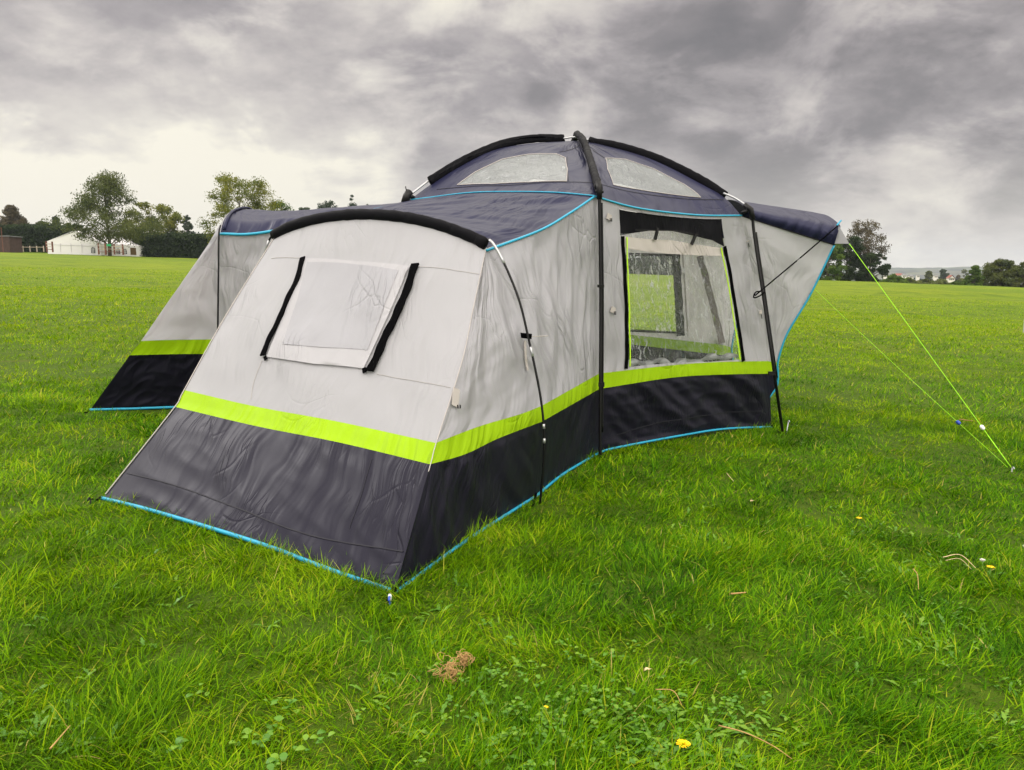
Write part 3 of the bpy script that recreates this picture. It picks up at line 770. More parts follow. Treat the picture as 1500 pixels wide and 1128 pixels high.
def hub(pts, r, o2):
    mb = MB(); mb.tube(pts, r, 10); h = mb.build('hub', M['plastic_black'], tent, True)
    for a, b, rr in o2:
        mb = MB(); mb.tube([a, b], rr, 8); mb.build('clip', M['plastic_black'], h, True)
    return h
# leg P (near middle): two rods side by side
pf = c3([tuple(gp(879, 673)), tuple(at(879.5, 560, 5.32)), tuple(at(880, 430, 5.38)), tuple(at(878, 276, YP - .03))], 40)
pp = pole(V3(pf), .0115)
pole([p + Vector((.017, .004, 0)) for p in V3(pf[4:38])], .006, pp, 'rod')
hub([at(878, 292, YP - .03), at(878, 276, YP - .03), at(876, 266, YP)], .020, [(at(872, 280, YP - .02), at(884, 281, YP - .02), .010), (at(878, 268, YP), at(879, 262, YP), .008)])
for c_, z_ in ((at(880, 419, 5.36), (.045, .03, .02)), (at(881, 563, 5.30), (.04, .03, .03))):
    mb = MB(); mb.box(c_, z_); mb.build('clip', M['plastic_black'], pp)
# leg R (right)
rf = c3([tuple(gp(1147, 636)), tuple(at(1134, 545, 6.20)), tuple(at(1119, 440, 6.28)), tuple(at(1105, 345, 6.38)), tuple(at(1101, 312, YR - .06)), tuple(at(1090, 299, YR - .03))], 50)
rp = pole(V3(rf), .0125)
pole([p + Vector((.020, .0, -.005)) for p in V3(rf[14:44])], .006, rp, 'rod')
hub([at(1103, 322, YR - .06), at(1100, 307, YR - .06), at(1091, 300, YR - .03)], .022, [(at(1086, 312, YR - .03), at(1098, 308, YR - .05), .012)])
mb = MB(); mb.box(at(1130, 547, 6.19), (.05, .03, .03)); mb.build('clip', M['plastic_black'], rp)
# leg L
lf = c3([tuple(at(598, 286, YL - .03)), tuple(at(592, 298, YL - .06)), (Lh.x - .12, YL - .12, 1.0), (Lh.x - .14, YL - .13, Zg(Lh.x - .14, YL - .13))], 30)
pole(V3(lf), .0125)
hub([at(600, 281, YL - .02), at(596, 287, YL - .04), at(593, 297, YL - .06)], .030, [(at(600, 287, YL - .03), at(606, 290, YL), .018), (at(596, 283, YL - .04), at(594, 273, YL - .04), .004)])
# far legs
for C in (rot(pf), rot(rf), rot(lf)):
    C = np.array(C)
    g0 = 0 if C[0][2] < C[-1][2] else -1
    C[g0][2] = Zg(C[g0][0], C[g0][1]); pole(V3(C), .0115)

# ---- blue bindings
for C in (fb,): trim_line([tuple(np.array(p) + (0, -.004, .006)) for p in fb], r=.011)
for e in (s1, s2, s4): trim_line([tuple(np.array(p) + (0.003, -.006, .005)) for p in e[0].b], r=.009)
trim_line([tuple(np.array(p) + (0, -.006, .01)) for p in crv([(131, 602), (200, 600), (260, 598), (318, 598)], gY(131, 602), gY(318, 598))], r=.012)
trim_line([tuple(np.array(p) + (0, -.008, 0)) for p in eave1], r=.008)
trim_line([tuple(np.array(p) + (0, -.010, 0)) for p in LP], r=.005)
trim_line([tuple(np.array(p) + (0, -.008, 0)) for p in prt], r=.007)
trim_line([tuple(np.array(p) + (0, -.008, 0)) for p in eave2], r=.012)
trim_line(E_w[2:], r=.009)
trim_line(E_w2[2:], r=.009)
trim_line(crv([(590, 304), (597, 300), (604, 293)], YL - .04, YL - .02), r=.008)
trim_line(crv([(1226, 330), (1232, 323)], YR - .01, YR + .05), r=.007)
# black seam under the tunnel eave
mb = MB(); mb.tube(V3([tuple(np.array(p) + (0, -.006, 0)) for p in eaveT]), .005, 5); mb.build('seam', M['sleeve'], tent)

# ---- tunnel tip: small grey storm flap and black strap to the leg
def flat_patch(name, pts, m, parent, th=.003):
    pts = [Vector(p) for p in pts]; n = (pts[1] - pts[0]).cross(pts[2] - pts[0]).normalized() * th
    k = len(pts); mb = MB(); mb.add(pts + [p + n for p in pts], [tuple(range(k - 1, -1, -1)), tuple(range(k, 2 * k))] + [(i, (i + 1) % k, k + (i + 1) % k, k + i) for i in range(k)])
    o = mb.build(name, m, parent); l = o.data.uv_layers.new(name='UVMap')
    for lp in o.data.loops: c = o.data.vertices[lp.vertex_index].co; l.data[lp.index].uv = (c.x + c.y, c.z)
    return o
flap_tip = at(1244, 357, YR - .02)
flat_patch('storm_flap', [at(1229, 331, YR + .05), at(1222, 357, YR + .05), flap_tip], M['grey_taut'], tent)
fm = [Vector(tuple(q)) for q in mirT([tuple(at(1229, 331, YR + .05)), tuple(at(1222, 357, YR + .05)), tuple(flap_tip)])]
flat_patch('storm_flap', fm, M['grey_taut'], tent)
st_ = [at(1106, 433, 6.27), at(1172, 378, 6.38), at(1227, 331, YR - .0)]
mb = MB(); mb.tube([st_[0], st_[0].lerp(st_[1], .93)], .006, 6); mb.tube([st_[1], st_[2]], .006, 6); mb.tube([st_[0], st_[1].lerp(st_[2], .3)], .003, 6)
mb.tube(V3(c3([tuple(at(1114, 427, 6.27)), tuple(at(1107, 428, 6.25)), tuple(at(1104, 436, 6.24)), tuple(at(1112, 434, 6.26)), tuple(at(1120, 428, 6.27))], 16)), .006, 6)
mb.build('strap', M['zip'], tent, True)

# ---- big clear window in the P-R wall
def hpx(l): return pr.poly(l)
val_b = [(1063, 361), (1045, 352), (1020, 345.5), (985, 338), (955, 337.5), (930, 341), (909, 345)]
val = pr.patch('valance', densify(pr.poly([(907, 306), (934, 311), (980, 317), (1018, 320), (1057, 321)] + val_b), 2), M['sleeve'], tent, off=-.012)
pane_hole = pr.poly([(909, 342), (930, 341), (985, 339), (1020, 346), (1063, 361), (1070, 400), (1079, 470), (1089, 526.5), (1040, 530), (980, 532), (921, 537.5), (917, 470), (913, 400)])
win = pr.patch('window', densify(pane_hole, 3), M['film'], pr.obj, off=-.010)
pr.patch('header', densify(pr.poly([(911, 346), (985, 352), (1064, 364), (1066, 375), (985, 372), (912, 363)]), 2), M['tape'], win, off=-.004)
def strip(p, name, pxs, wpx, m, parent, off=.004, th=.004, wob=0.0, n=26):
    L_ = p.line(pxs, n, off); d0 = (L_[n // 2] - Vector((0, 0, CAM_Z))).length
    u_, v_ = p.inv(*pxs[len(pxs) // 2]); nn = Vector(tuple(p.nrm(np.array([u_]), np.array([v_]))[0] * p.sg))
    return ribbon(name, L_, wpx / FPX * d0, nn, m, parent, th, wob)
strip(pr, 'zip', [(911.5, 346), (914, 400), (917, 460), (917.5, 505), (916.5, 540)], 6.5, M['zip'], win, wob=.06)
strip(pr, 'piping', [(917, 347), (919, 400), (921.5, 460), (922, 537)], 1.8, M['lime_edge'], win, wob=.1)
strip(pr, 'zip', [(1061, 361), (1068, 400), (1078, 460), (1088.5, 529)], 6.5, M['zip'], win, wob=.06)
strip(pr, 'piping', [(1056, 363), (1063, 400), (1073, 460), (1083.5, 528)], 1.8, M['lime_edge'], win, wob=.1)
for tp in ([(961, 334), (957.5, 351)], [(1018, 343), (1011, 358)]):
    strip(pr, 'toggle', tp, 4.5, M['plastic_black'], win, off=.008, th=.012, n=4)
strip(pr, 'cord', [(930, 337), (985, 338), (1022, 344)], 1.6, M['plastic_black'], win, off=.004)
# slack roll of film lying on the sill
sl = pr.line([(924, 534), (960, 531), (1000, 532), (1030, 528), (1062, 522), (1084, 524)], 40, -.03)
mb = MB(); mb.tube([p + Vector((0, 0, .014 * math.sin(i * .7))) for i, p in enumerate(sl)], [.022 + .008 * math.sin(i * 1.1) for i in range(40)], 10)
o = mb.build('sill_roll', M['film_roof'], win, True); l = o.data.uv_layers.new(name='UVMap')
for lp in o.data.loops: c = o.data.vertices[lp.vertex_index].co; l.data[lp.index].uv = (c.x + c.y, c.z * 3)
# far window (its own clear film) and the door zip beside it
fw7 = s7[2]
M['pole_shade_strip'] = plain('brown_grey_pole_shade', (.15, .13, .125), .8, .2, var=.5, scale=60)
window_from(fw7, densify(fw7.poly([(840, 370), (986, 374), (992, 487), (840, 480)]), 4), 'window', 'film_far', 'zip', fr=.03)

strip(fw7, 'zip', [(991, 372), (994, 430), (998, 492)], 11, M['zip'], fw7.obj, off=.012, wob=.08)
strip(fw7, 'piping', [(1000, 372), (1004, 430), (1008, 492)], 2, M['tape'], fw7.obj, off=.012)
strip(s6[2], 'pole_shade_strip', [(1020, 374), (1025, 430), (1033, 496)], 9, M['pole_shade_strip'], s6[2].obj, off=.012, wob=.05)  # painted strip standing in for the corner pole outside and its shading
# ---- window blind in the front wall of the near pod
bl = fw.poly([(449, 380), (520, 384.5), (600, 391.5), (584, 430), (562, 480), (534, 541.5), (460, 534), (392, 524), (415, 468), (436, 412)])
blind = fw.patch('window_blind', densify(bl, 3), M['blind'], fw.obj, off=.012)
fw.patch('blind_centre', densify(fw.poly([(452, 386), (520, 389), (585, 398), (566, 445), (540, 515), (480, 511), (416, 506), (438, 440)]), 3), M['blind_inner'], blind, off=.015)
strip(fw, 'zip', [(446, 379.5), (438, 410), (424, 440), (407, 480), (396, 500), (388, 523)], 8, M['zip'], blind, off=.014, wob=.10, th=.008)
strip(fw, 'zip', [(610, 389.5), (600, 420), (586, 455), (569, 490), (556, 520), (544, 546)], 12, M['zip'], blind, off=.014, wob=.10, th=.010)
strip(fw, 'zip_pull', [(390, 524), (392, 529)], 5, M['zip'], blind, off=.012, n=4)
strip(fw, 'zip_pull', [(535, 541), (536, 548)], 6, M['zip'], blind, off=.012, n=4)
# stitched seams across the walls
def seam(p, pxs, wpx=.6, m='seam_line', off=.0015):
    return strip(p, 'seam', pxs, wpx, M[m], p.obj, off=off, th=.0015, n=40)
M['seam_line'] = plain('grey_thread', (.33, .315, .31), 0.7, 0.2)
M['seam_dark'] = plain('dark_thread', (.012, .012, .018), 0.6, 0.2)
seam(fw, [(398, 379), (446, 379)]); seam(fw, [(612, 391), (655, 395), (702, 402)]); seam(fw, [(552, 548), (600, 557), (660, 568)])
seam(fw, [(384, 528), (372, 560), (368, 585)], .7)
seam(front[0], [(186, 693), (270, 716), (350, 745), (440, 780), (590, 808)], 1.6, 'seam_dark')
seam(front[0], [(545, 672), (528, 730), (512, 774)], .8, 'seam_dark')
seam(dPL, [(640, 278), (700, 273), (760, 271.5), (868, 268)], 1.0, 'seam_dark'); seam(dPL, [(820, 226), (848, 213)], .9, 'seam_dark')
seam(dPL, [(831, 232), (833, 266)], .8, 'seam_dark'); seam(dPR, [(878, 270), (930, 284), (1000, 292), (1060, 293)], 1.0, 'seam_dark')
seam(dPR, [(868, 222), (884, 234)], .9, 'seam_dark'); seam(dPR, [(945, 225), (945, 234)], .9, 'seam_dark')
seam(s4[0], [(885, 645), (960, 621), (1050, 606), (1118, 602)], 1.2, 'seam_dark')
# corner piping of the near pod
mb = MB(); mb.tube([p + Vector((.002, -.004, 0)) for p in V3(E_fr[17:])], .0022, 5); mb.build('piping', M['tape'], tent)
mb = MB(); mb.tube([p + Vector((-.004, -.004, 0)) for p in V3(E_fl[1:])], .003, 5); mb.build('piping', M['tape'], tent)
# little cloth tabs with two black loops
def tab(p, pxs, m='tape', hang=None):
    (x, y), wd, ht = pxs, 14, 26
    if hang: wd, ht = hang
    o = strip(p, 'tab', [(x + 1, y - ht), (x, y - ht / 2), (x - 1, y)], wd, M[m], tent, off=.012, th=.003, n=6)
    for k in (.15, .38):
        strip(p, 'loop', [(x + wd * k, y - 2), (x + wd * k, y + 3)], wd * .12, M['zip'], o, off=.014, n=3)
tab(s1[2], (665, 596)); tab(pr, (890, 322), hang=(9, 8)); tab(pr, (896, 458), hang=(9, 8)); tab(pr, (1098, 344), hang=(7, 8)); tab(pr, (1113, 460), hang=(6, 10))
strip(s1[2], 'tab', [(766, 500), (767, 520), (771, 543)], 5, M['tape'], tent, off=.01, n=6)
# webbing loops at the foot
def foot_loop(a, b, wd=.02):
    mb = MB(); mb.tube(V3(c3([tuple(a), tuple(a.lerp(b, .5) + Vector((0, 0, -.012))), tuple(b)], 8)), wd * .5, 6, flat=(Vector((0, 0, 1)), .35)); mb.build('peg_loop', M['zip'], tent)
foot_loop(gp(150, 731, .015), gp(134, 736, .02)); foot_loop(gp(578, 868, .02), gp(570, 884, .01), .03); foot_loop(gp(1130, 626, .02), gp(1145, 637, .015)); foot_loop(gp(785, 727, .02), gp(779, 744, .01))
foot_loop(gp(131, 602, .015), gp(124, 606, .01))

# ---- pegs and guy ropes (each a thing of its own)
def peg(px, py, label, lean=(0, -.3), col='steel', cap=None, h=.05):
    p = gp(px, py); e = empty('tent_peg', p, label, 'tent peg')
    a = p + Vector((0, 0, -.08)); b = p + Vector((lean[0] * h, lean[1] * h, h))
    mb = MB(); mb.tube([a, b], .0045, 8)
    hk = c3([tuple(b), tuple(b + Vector((0, -.012, .008))), tuple(b + Vector((0, -.024, -.004)))], 8); mb.tube(V3(hk), .0045, 8)
    mb.build('shaft', M[col], e, True)
    if cap:
        mb = MB(); mb.tube([b + Vector((0, 0, -.012)), b + Vector((0, 0, .010)), b + Vector((0, 0, .014))], [.007, .007, .004], 10); mb.build('cap', M[cap], e, True)
    return e
peg(572, 886, 'blue and white tent peg at the near corner of the black skirt', cap='plastic_white', col='plastic_blue', h=.035)
peg(134, 738, 'dark tent peg at the left end of the long blue hem', h=.03, col='plastic_black')
peg(1150, 636, 'thin pale tent peg leaning by the foot of the right black pole', lean=(.25, .1), h=.11)
rope_end = gp(1481, 691)
peg(1481, 691, 'steel tent peg in the grass holding the lime guy ropes', h=.03)
def rope(a, b, label, r, sag=.02, slider=None, sl_m=None, dbl=None):
    e = empty('guy_rope', a, label, 'guy rope', 'lime guy ropes of the tent')
    n = 24; pts = [a.lerp(b, i / n) - Vector((0, 0, sag * math.sin(math.pi * i / n))) for i in range(n + 1)]
    mb = MB(); mb.tube(pts, r, 6)
    if dbl:
        mb.tube([p + Vector((-.005 * math.sin(math.pi * (i / (n * dbl))), 0, .004 * math.sin(math.pi * i / (n * dbl)))) for i, p in enumerate(pts[:int(n * dbl) + 1])], r * 1.1, 6)
    mb.build('cord', M['rope'], e, True)
    if slider:
        c = a.lerp(b, slider) - Vector((0, 0, sag * math.sin(math.pi * slider))); t = (b - a).normalized()
        mb = MB(); mb.tube([c - t * .02, c - t * .012, c + t * .012, c + t * .02], [.006, .014, .014, .006], 10); mb.build('slider', M[sl_m], e, True)
    return e
g0 = rope_end + Vector((0, 0, .03))
rope(g0, flap_tip, 'thick lime guy rope from the near tunnel tip to the grass with a white slider', .0024, .0, .16, 'plastic_white', dbl=.16)
far_tip = fm[2]
rope(g0 + Vector((-.02, .01, 0)), far_tip, 'thin lime guy rope from behind the tunnel with a blue slider', .0013, .02, .155, 'plastic_blue')

# ================================================================== GROUND AND GRASS
m, t = mat('field_turf')
g = t.n('ShaderNodeNewGeometry').outputs['Position']
def gn(scale, detail=4.0, rough=.55, dist=0.0, str_=(1, 1, 1)):
    mp = t.n('ShaderNodeMapping', i_Vector=g, i_Scale=str_)
    return t.n('ShaderNodeTexNoise', i_Vector=mp.outputs[0], i_Scale=scale, i_Detail=detail, i_Roughness=rough, i_Distortion=dist).outputs[0]
GA, GB, GC, GD = (.100, .160, .001), (.150, .200, .001), (.195, .225, .001), (.050, .095, .001)
c = t.mix(t.mr(gn(.05, 5), .35, .65, 0, 1), GA, GB)
c = t.mix(t.mr(gn(.45, 7, .7, .4), .45, .68, 0, .85), c, GD)
c = t.mix(t.mr(gn(.22, 6, .6), .52, .72, 0, .7), c, GC)
c = t.mix(t.mr(gn(5.0, 6, .7), .45, .72, 0, .6), c, GD)
c = t.mix(t.mr(gn(1.6, 3, .6), .66, .74, 0, .5), c, (.20, .15, .03))
px = t.n('ShaderNodeSeparateXYZ', i_0=g)
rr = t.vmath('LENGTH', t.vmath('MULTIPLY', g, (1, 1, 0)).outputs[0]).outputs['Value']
hz = t.mr(rr, 150, 420, 0, 1)
farc = t.mix(t.mr(gn(.012, 4), .42, .6, 0, 1), (.13, .15, .03), (.06, .09, .025))
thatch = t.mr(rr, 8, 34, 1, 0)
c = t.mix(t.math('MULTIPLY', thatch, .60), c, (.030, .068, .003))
c = t.mix(hz, c, farc)
nb = t.math('ADD', t.math('MULTIPLY', gn(3.0, 8, .7), .25), t.math('MULTIPLY', gn(28, 4, .7), .05))
bp = t.n('ShaderNodeBump', i_Strength=.8, i_Distance=1.0, i_Height=nb)
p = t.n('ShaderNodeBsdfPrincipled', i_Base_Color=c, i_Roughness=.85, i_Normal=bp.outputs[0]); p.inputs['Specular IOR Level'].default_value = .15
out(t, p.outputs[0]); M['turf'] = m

nr, na = 260, 300
r = np.concatenate([[0], np.geomspace(.35, 9000, nr)]); a = np.linspace(0, 2 * np.pi, na + 1)[:-1]
X, Y = r[:, None] * np.sin(a), r[:, None] * np.cos(a); Z = H(X, Y)
V = np.stack([X, Y, Z], -1).reshape(-1, 3)
i, j = np.meshgrid(np.arange(nr), np.arange(na), indexing='ij'); i = i.ravel(); j = j.ravel()
q = np.stack([i * na + j, (i + 1) * na + j, (i + 1) * na + (j + 1) % na, i * na + (j + 1) % na], 1)
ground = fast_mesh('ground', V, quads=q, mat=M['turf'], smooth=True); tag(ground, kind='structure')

# blades: real geometry, thinning and coarsening with distance
m, t = mat('grass_blade')
tn = t.n('ShaderNodeAttribute', attribute_name='tint').outputs['Fac']
pn = t.n('ShaderNodeAttribute', attribute_name='patch').outputs['Fac']
c1_ = t.ramp(tn, [(0.0, (.008, .040, .001)), (.35, (.045, .150, .001)), (.62, (.118, .275, .001)), (.86, (.260, .420, .003)), (.95, (.32, .36, .02)), (1.0, (.42, .33, .12))])
c2_ = t.ramp(tn, [(0.0, (.050, .130, .001)), (.35, (.140, .250, .001)), (.62, (.225, .340, .001)), (.86, (.320, .420, .002)), (.95, (.38, .38, .02)), (1.0, (.46, .38, .12))])
c = t.mix(pn, c1_, c2_)
p = t.n('ShaderNodeBsdfPrincipled', i_Base_Color=c, i_Roughness=.6); p.inputs['Specular IOR Level'].default_value = .07
tr = t.n('ShaderNodeBsdfTranslucent', i_Color=t.mix(1.0, c, (1.0, 1.0, .45), 'MULTIPLY'))
out(t, t.n('ShaderNodeMixShader', i_0=.38, i_1=p.outputs[0], i_2=tr.outputs[0]).outputs[0]); M['blade'] = m

foot = [(E_fr[0][0], E_fr[0][1]), (E_h[0][0], E_h[0][1]), (E_p[0][0], E_p[0][1]), (E_r[0][0], E_r[0][1]), (E_r2[0][0], E_r2[0][1]), (E_o[0][0], E_o[0][1]), (E_l2[0][0], E_l2[0][1]),
        (E2l_m[0][0], E2l_m[0][1]), (E2l[0][0], E2l[0][1]), (E_l[0][0], E_l[0][1]), (E_fl[0][0], E_fl[0][1])]
def inpoly(x, y, poly):
    c = np.zeros(len(x), bool); j = len(poly) - 1
    for i in range(len(poly)):
        xi, yi = poly[i]; xj, yj = poly[j]
        if yi != yj: c ^= ((yi > y) != (yj > y)) & (x < (xj - xi) * (y - yi) / (yj - yi) + xi)
        j = i
    return c
cxf = np.mean([p[0] for p in foot]); cyf = np.mean([p[1] for p in foot])
foot_s = [(cxf + (x - cxf) * .985, cyf + (y - cyf) * .985) for x, y in foot]
def blades(r0, r1, dens, length, width, seg, seed, half=0.80, pos=None):
    R = np.random.default_rng(seed)
    ang_h = half
    area = ang_h * (r1 * r1 - r0 * r0)
    n = int(area * dens)
    rad = np.sqrt(R.random(n) * (r1 * r1 - r0 * r0) + r0 * r0); th = (R.random(n) * 2 - 1) * ang_h
    x, y = rad * np.sin(th), rad * np.cos(th)
    if pos is not None: x, y = pos; n = len(x); rad = np.hypot(x, y)
    # tufting: keep more blades where the tuft noise is high
    tuft = perlin(x / .07, y / .07, 11) * .8 + perlin(x / .22, y / .22, 12) * .8
    wear = fbm(x / .9, y / .9, 3, 21)
    keep = R.random(n) < np.clip(.62 + tuft * .9 - np.clip(wear - .45, 0, 1) * 1.4, .25, 1)
    keep |= (R.random(n) < .85) & (seed > 106)
    keep &= ~inpoly(x, y, foot_s)
    x, y, tuft, wear, rad = x[keep], y[keep], tuft[keep], wear[keep], rad[keep]; n = len(x)
    z = H(x, y)
    big = fbm(x / 1.3, y / 1.3, 3, 31); mid = perlin(x / .35, y / .35, 33)
    L = length * (0.55 + .75 * R.random(n)) * np.clip(1 + .75 * big + .45 * mid + .35 * tuft, .5, 2.0)
    az = fbm(x / .5, y / .5, 2, 41) * 5 + R.normal(0, 1.25, n)
    lean = np.clip(.35 + .45 * R.random(n) + .3 * R.normal(0, .5, n), .05, 1.35)
    droop = R.random(n) * 1.3
    wv = width * (.6 + .8 * R.random(n))
    yaw = az + R.normal(0, .8, n)
    px_, py_ = np.cos(yaw + np.pi / 2), np.sin(yaw + np.pi / 2)
    V = []; cx, cy, cz = x.copy(), y.copy(), z - .006
    k = seg + 1
    for s_ in range(k):
        f = s_ / seg
        ang = np.minimum(lean + droop * f, 2.0)
        if s_ > 0:
            cx = cx + np.sin(ang) * np.cos(az) * L / seg; cy = cy + np.sin(ang) * np.sin(az) * L / seg; cz = cz + np.cos(ang) * L / seg
        wf = wv * (1 - f ** 1.7) * .5 + 1e-5
        if s_ < seg:
            V.append(np.stack([cx - px_ * wf, cy - py_ * wf, cz], 1)); V.append(np.stack([cx + px_ * wf, cy + py_ * wf, cz], 1))
        else: V.append(np.stack([cx, cy, cz], 1))
    per = 2 * seg + 1
    A = np.stack(V, 1).reshape(-1, 3)
    b = np.arange(n)[:, None] * per
    quads = np.concatenate([b + np.array([[2 * s_, 2 * s_ + 1, 2 * s_ + 3, 2 * s_ + 2]]) for s_ in range(seg - 1)]) if seg > 1 else np.zeros((0, 4), int)
    tris = b + np.array([[2 * seg - 2, 2 * seg - 1, 2 * seg]])
    tint = np.clip(.50 + .21 * R.normal(0, 1, n) - .10 * (seed > 106) + .34 * fbm(x / .6, y / .6, 3, 51) + .10 * tuft, 0, .94)
    dead = R.random(n) < (.012 + .22 * np.clip(wear - .30, 0, 1)); tint[dead] = .95 + .05 * R.random(dead.sum())
    patch = np.clip(.15 + sstep(3, 26, rad) * .8 - .10 * (x > 0) * (1 - sstep(9, 20, rad)) + .55 * fbm(x / 2.2, y / 2.2, 3, 61) + .16 * (-x / (np.abs(rad) + 1)), 0, 1)
    return A, quads, tris, np.repeat(tint, per), np.repeat(patch, per)
zones = [(.9, 2.6, 12000, .088, .0040, 4, 1), (2.6, 4.5, 7500, .078, .0046, 3, 2), (4.5, 8, 3400, .070, .0062, 3, 3), (8, 15, 1300, .066, .0090, 2, 4), (15, 30, 420, .066, .017, 2, 5), (30, 55, 90, .070, .032, 1, 6), (.9, 4.5, 15000, .036, .0034, 2, 7), (4.5, 9, 5500, .036, .0055, 2, 8)]
Vs, Qs, Ts, At, Ap, o = [], [], [], [], [], 0
# uncut tufts pushed up along the hem of the tent
Rh = np.random.default_rng(77); hx, hy = [], []
for a_, b_, dn_ in ((foot[10], foot[0], 520), (foot[0], foot[1], 480), (foot[1], foot[2], 420), (foot[2], foot[3], 450), (foot[8], (E2h[0][0], E2h[0][1]), 400)):
    L_ = math.hypot(b_[0] - a_[0], b_[1] - a_[1]); k_ = int(L_ * dn_); f_ = Rh.random(k_); nx_, ny_ = (b_[1] - a_[1]) / L_, -(b_[0] - a_[0]) / L_
    if (a_[0] + nx_ - cxf) ** 2 + (a_[1] + ny_ - cyf) ** 2 < (a_[0] - nx_ - cxf) ** 2 + (a_[1] - ny_ - cyf) ** 2: nx_, ny_ = -nx_, -ny_
    o_ = np.abs(Rh.normal(0, .045, k_)) + .004
    hx.append(a_[0] + (b_[0] - a_[0]) * f_ + nx_ * o_); hy.append(a_[1] + (b_[1] - a_[1]) * f_ + ny_ * o_)
zones.append((0, 0, 0, .054, .0044, 3, 5.5))
for (r0, r1, dn, ln, wd, sg, sd_) in zones:
    A, q, tr_, ti, pa = blades(r0, r1, dn, ln, wd, sg, 100 + int(sd_), half=1.2 if r1 < 5 else .85, pos=(np.concatenate(hx), np.concatenate(hy)) if r1 == 0 else None)
    Vs.append(A); Qs.append(q + o); Ts.append(tr_ + o); At.append(ti); Ap.append(pa); o += len(A)
grass = fast_mesh('grass', np.concatenate(Vs), quads=np.concatenate(Qs), tris=np.concatenate(Ts), mat=M['blade'], attrs={'tint': np.concatenate(At), 'patch': np.concatenate(Ap)})
tag(grass, 'bright green meadow grass covering the whole field', kind='stuff')

# broad-leaved weeds and clover between the blades
def leafmesh(spots, seed):
    R = random.Random(seed); V, Q, ti = [], [], []
    for (x, y, n, ll, kind) in spots:
        z = Hf(x, y)
        for k in range(n):
            az = R.random() * 6.28; L = ll * (.6 + .7 * R.random()); pit = .25 + R.random() * .7; wv = L * (.16 if kind == 'd' else .42)
            ca, sa = math.cos(az), math.sin(az); prev = None; K = 6 if kind == 'd' else 4
            bx, by, bz = x + R.gauss(0, ll * .5), y + R.gauss(0, ll * .5), z + (.0 if kind == 'd' else .02 + .03 * R.random())
            tt = .35 + .5 * R.random(); cx, cz = 0.0, 0.0
            for s_ in range(K + 1):
                f = s_ / K; ang = pit - f * .8
                if s_: cx += math.cos(ang) * L / K; cz += math.sin(ang) * L / K
                wf = wv * math.sin(math.pi * min(1, f * .86 + .10)) * (1.0 if kind != 'd' or s_ % 2 else .5)
                o_ = len(V)
                V.append((bx + ca * cx - sa * wf, by + sa * cx + ca * wf, bz + cz + wf * .25)); V.append((bx + ca * cx + sa * wf, by + sa * cx - ca * wf, bz + cz + wf * .25))
                ti += [tt, tt]
                if s_: Q.append((o_ - 2, o_ - 1, o_ + 1, o_))
    return V, Q, ti
m, t = mat('weed_leaf')
tn = t.n('ShaderNodeAttribute', attribute_name='tint').outputs['Fac']
c = t.ramp(tn, [(0.0, (.02, .09, .002)), (.5, (.075, .21, .003)), (1.0, (.19, .33, .005))])
p = t.n('ShaderNodeBsdfPrincipled', i_Base_Color=c, i_Roughness=.45); tr = t.n('ShaderNodeBsdfTranslucent', i_Color=c)
out(t, t.n('ShaderNodeMixShader', i_0=.3, i_1=p.outputs[0], i_2=tr.outputs[0]).outputs[0]); M['weed'] = m
spots = []
R_ = random.Random(5)
def scatter(px, py, sx, sy, n, leaves, ll, kind):
    for _ in range(n):
        x_, y_ = R_.gauss(px, sx), R_.gauss(py, sy)
        if y_ < 600: continue
        g_ = gp(x_, min(y_, 1300)); spots.append((g_.x, g_.y, leaves, ll, kind))
scatter(850, 1050, 110, 40, 110, 5, .016, 'c'); scatter(960, 1085, 60, 30, 26, 6, .055, 'd'); scatter(800, 1070, 90, 30, 26, 6, .05, 'd')
scatter(260, 870, 10, 10, 2, 5, .05, 'd'); scatter(640, 900, 30, 20, 6, 4, .05, 'd'); scatter(620, 1000, 40, 30, 8, 5, .05, 'd')
scatter(1250, 800, 90, 40, 22, 5, .05, 'd'); scatter(1370, 940, 50, 40, 22, 5, .05, 'd'); scatter(1440, 830, 50, 30, 14, 5, .05, 'd'); scatter(1010, 770, 40, 25, 9, 5, .05, 'd')
scatter(60, 1060, 60, 40, 20, 5, .05, 'd'); scatter(1460, 1040, 50, 50, 14, 5, .038, 'd'); scatter(420, 1090, 90, 30, 14, 5, .022, 'c'); scatter(1050, 1100, 60, 25, 18, 6, .05, 'd')
scatter(750, 960, 400, 120, 60, 4, .045, 'd'); scatter(1200, 760, 180, 60, 40, 4, .045, 'd')
V_, Q_, ti_ = leafmesh(spots, 3)
weeds = fast_mesh('weeds', np.array(V_), quads=np.array(Q_), mat=M['weed'], attrs={'tint': ti_}, smooth=True); tag(weeds, 'broad weed and clover leaves low in the near grass', kind='stuff')

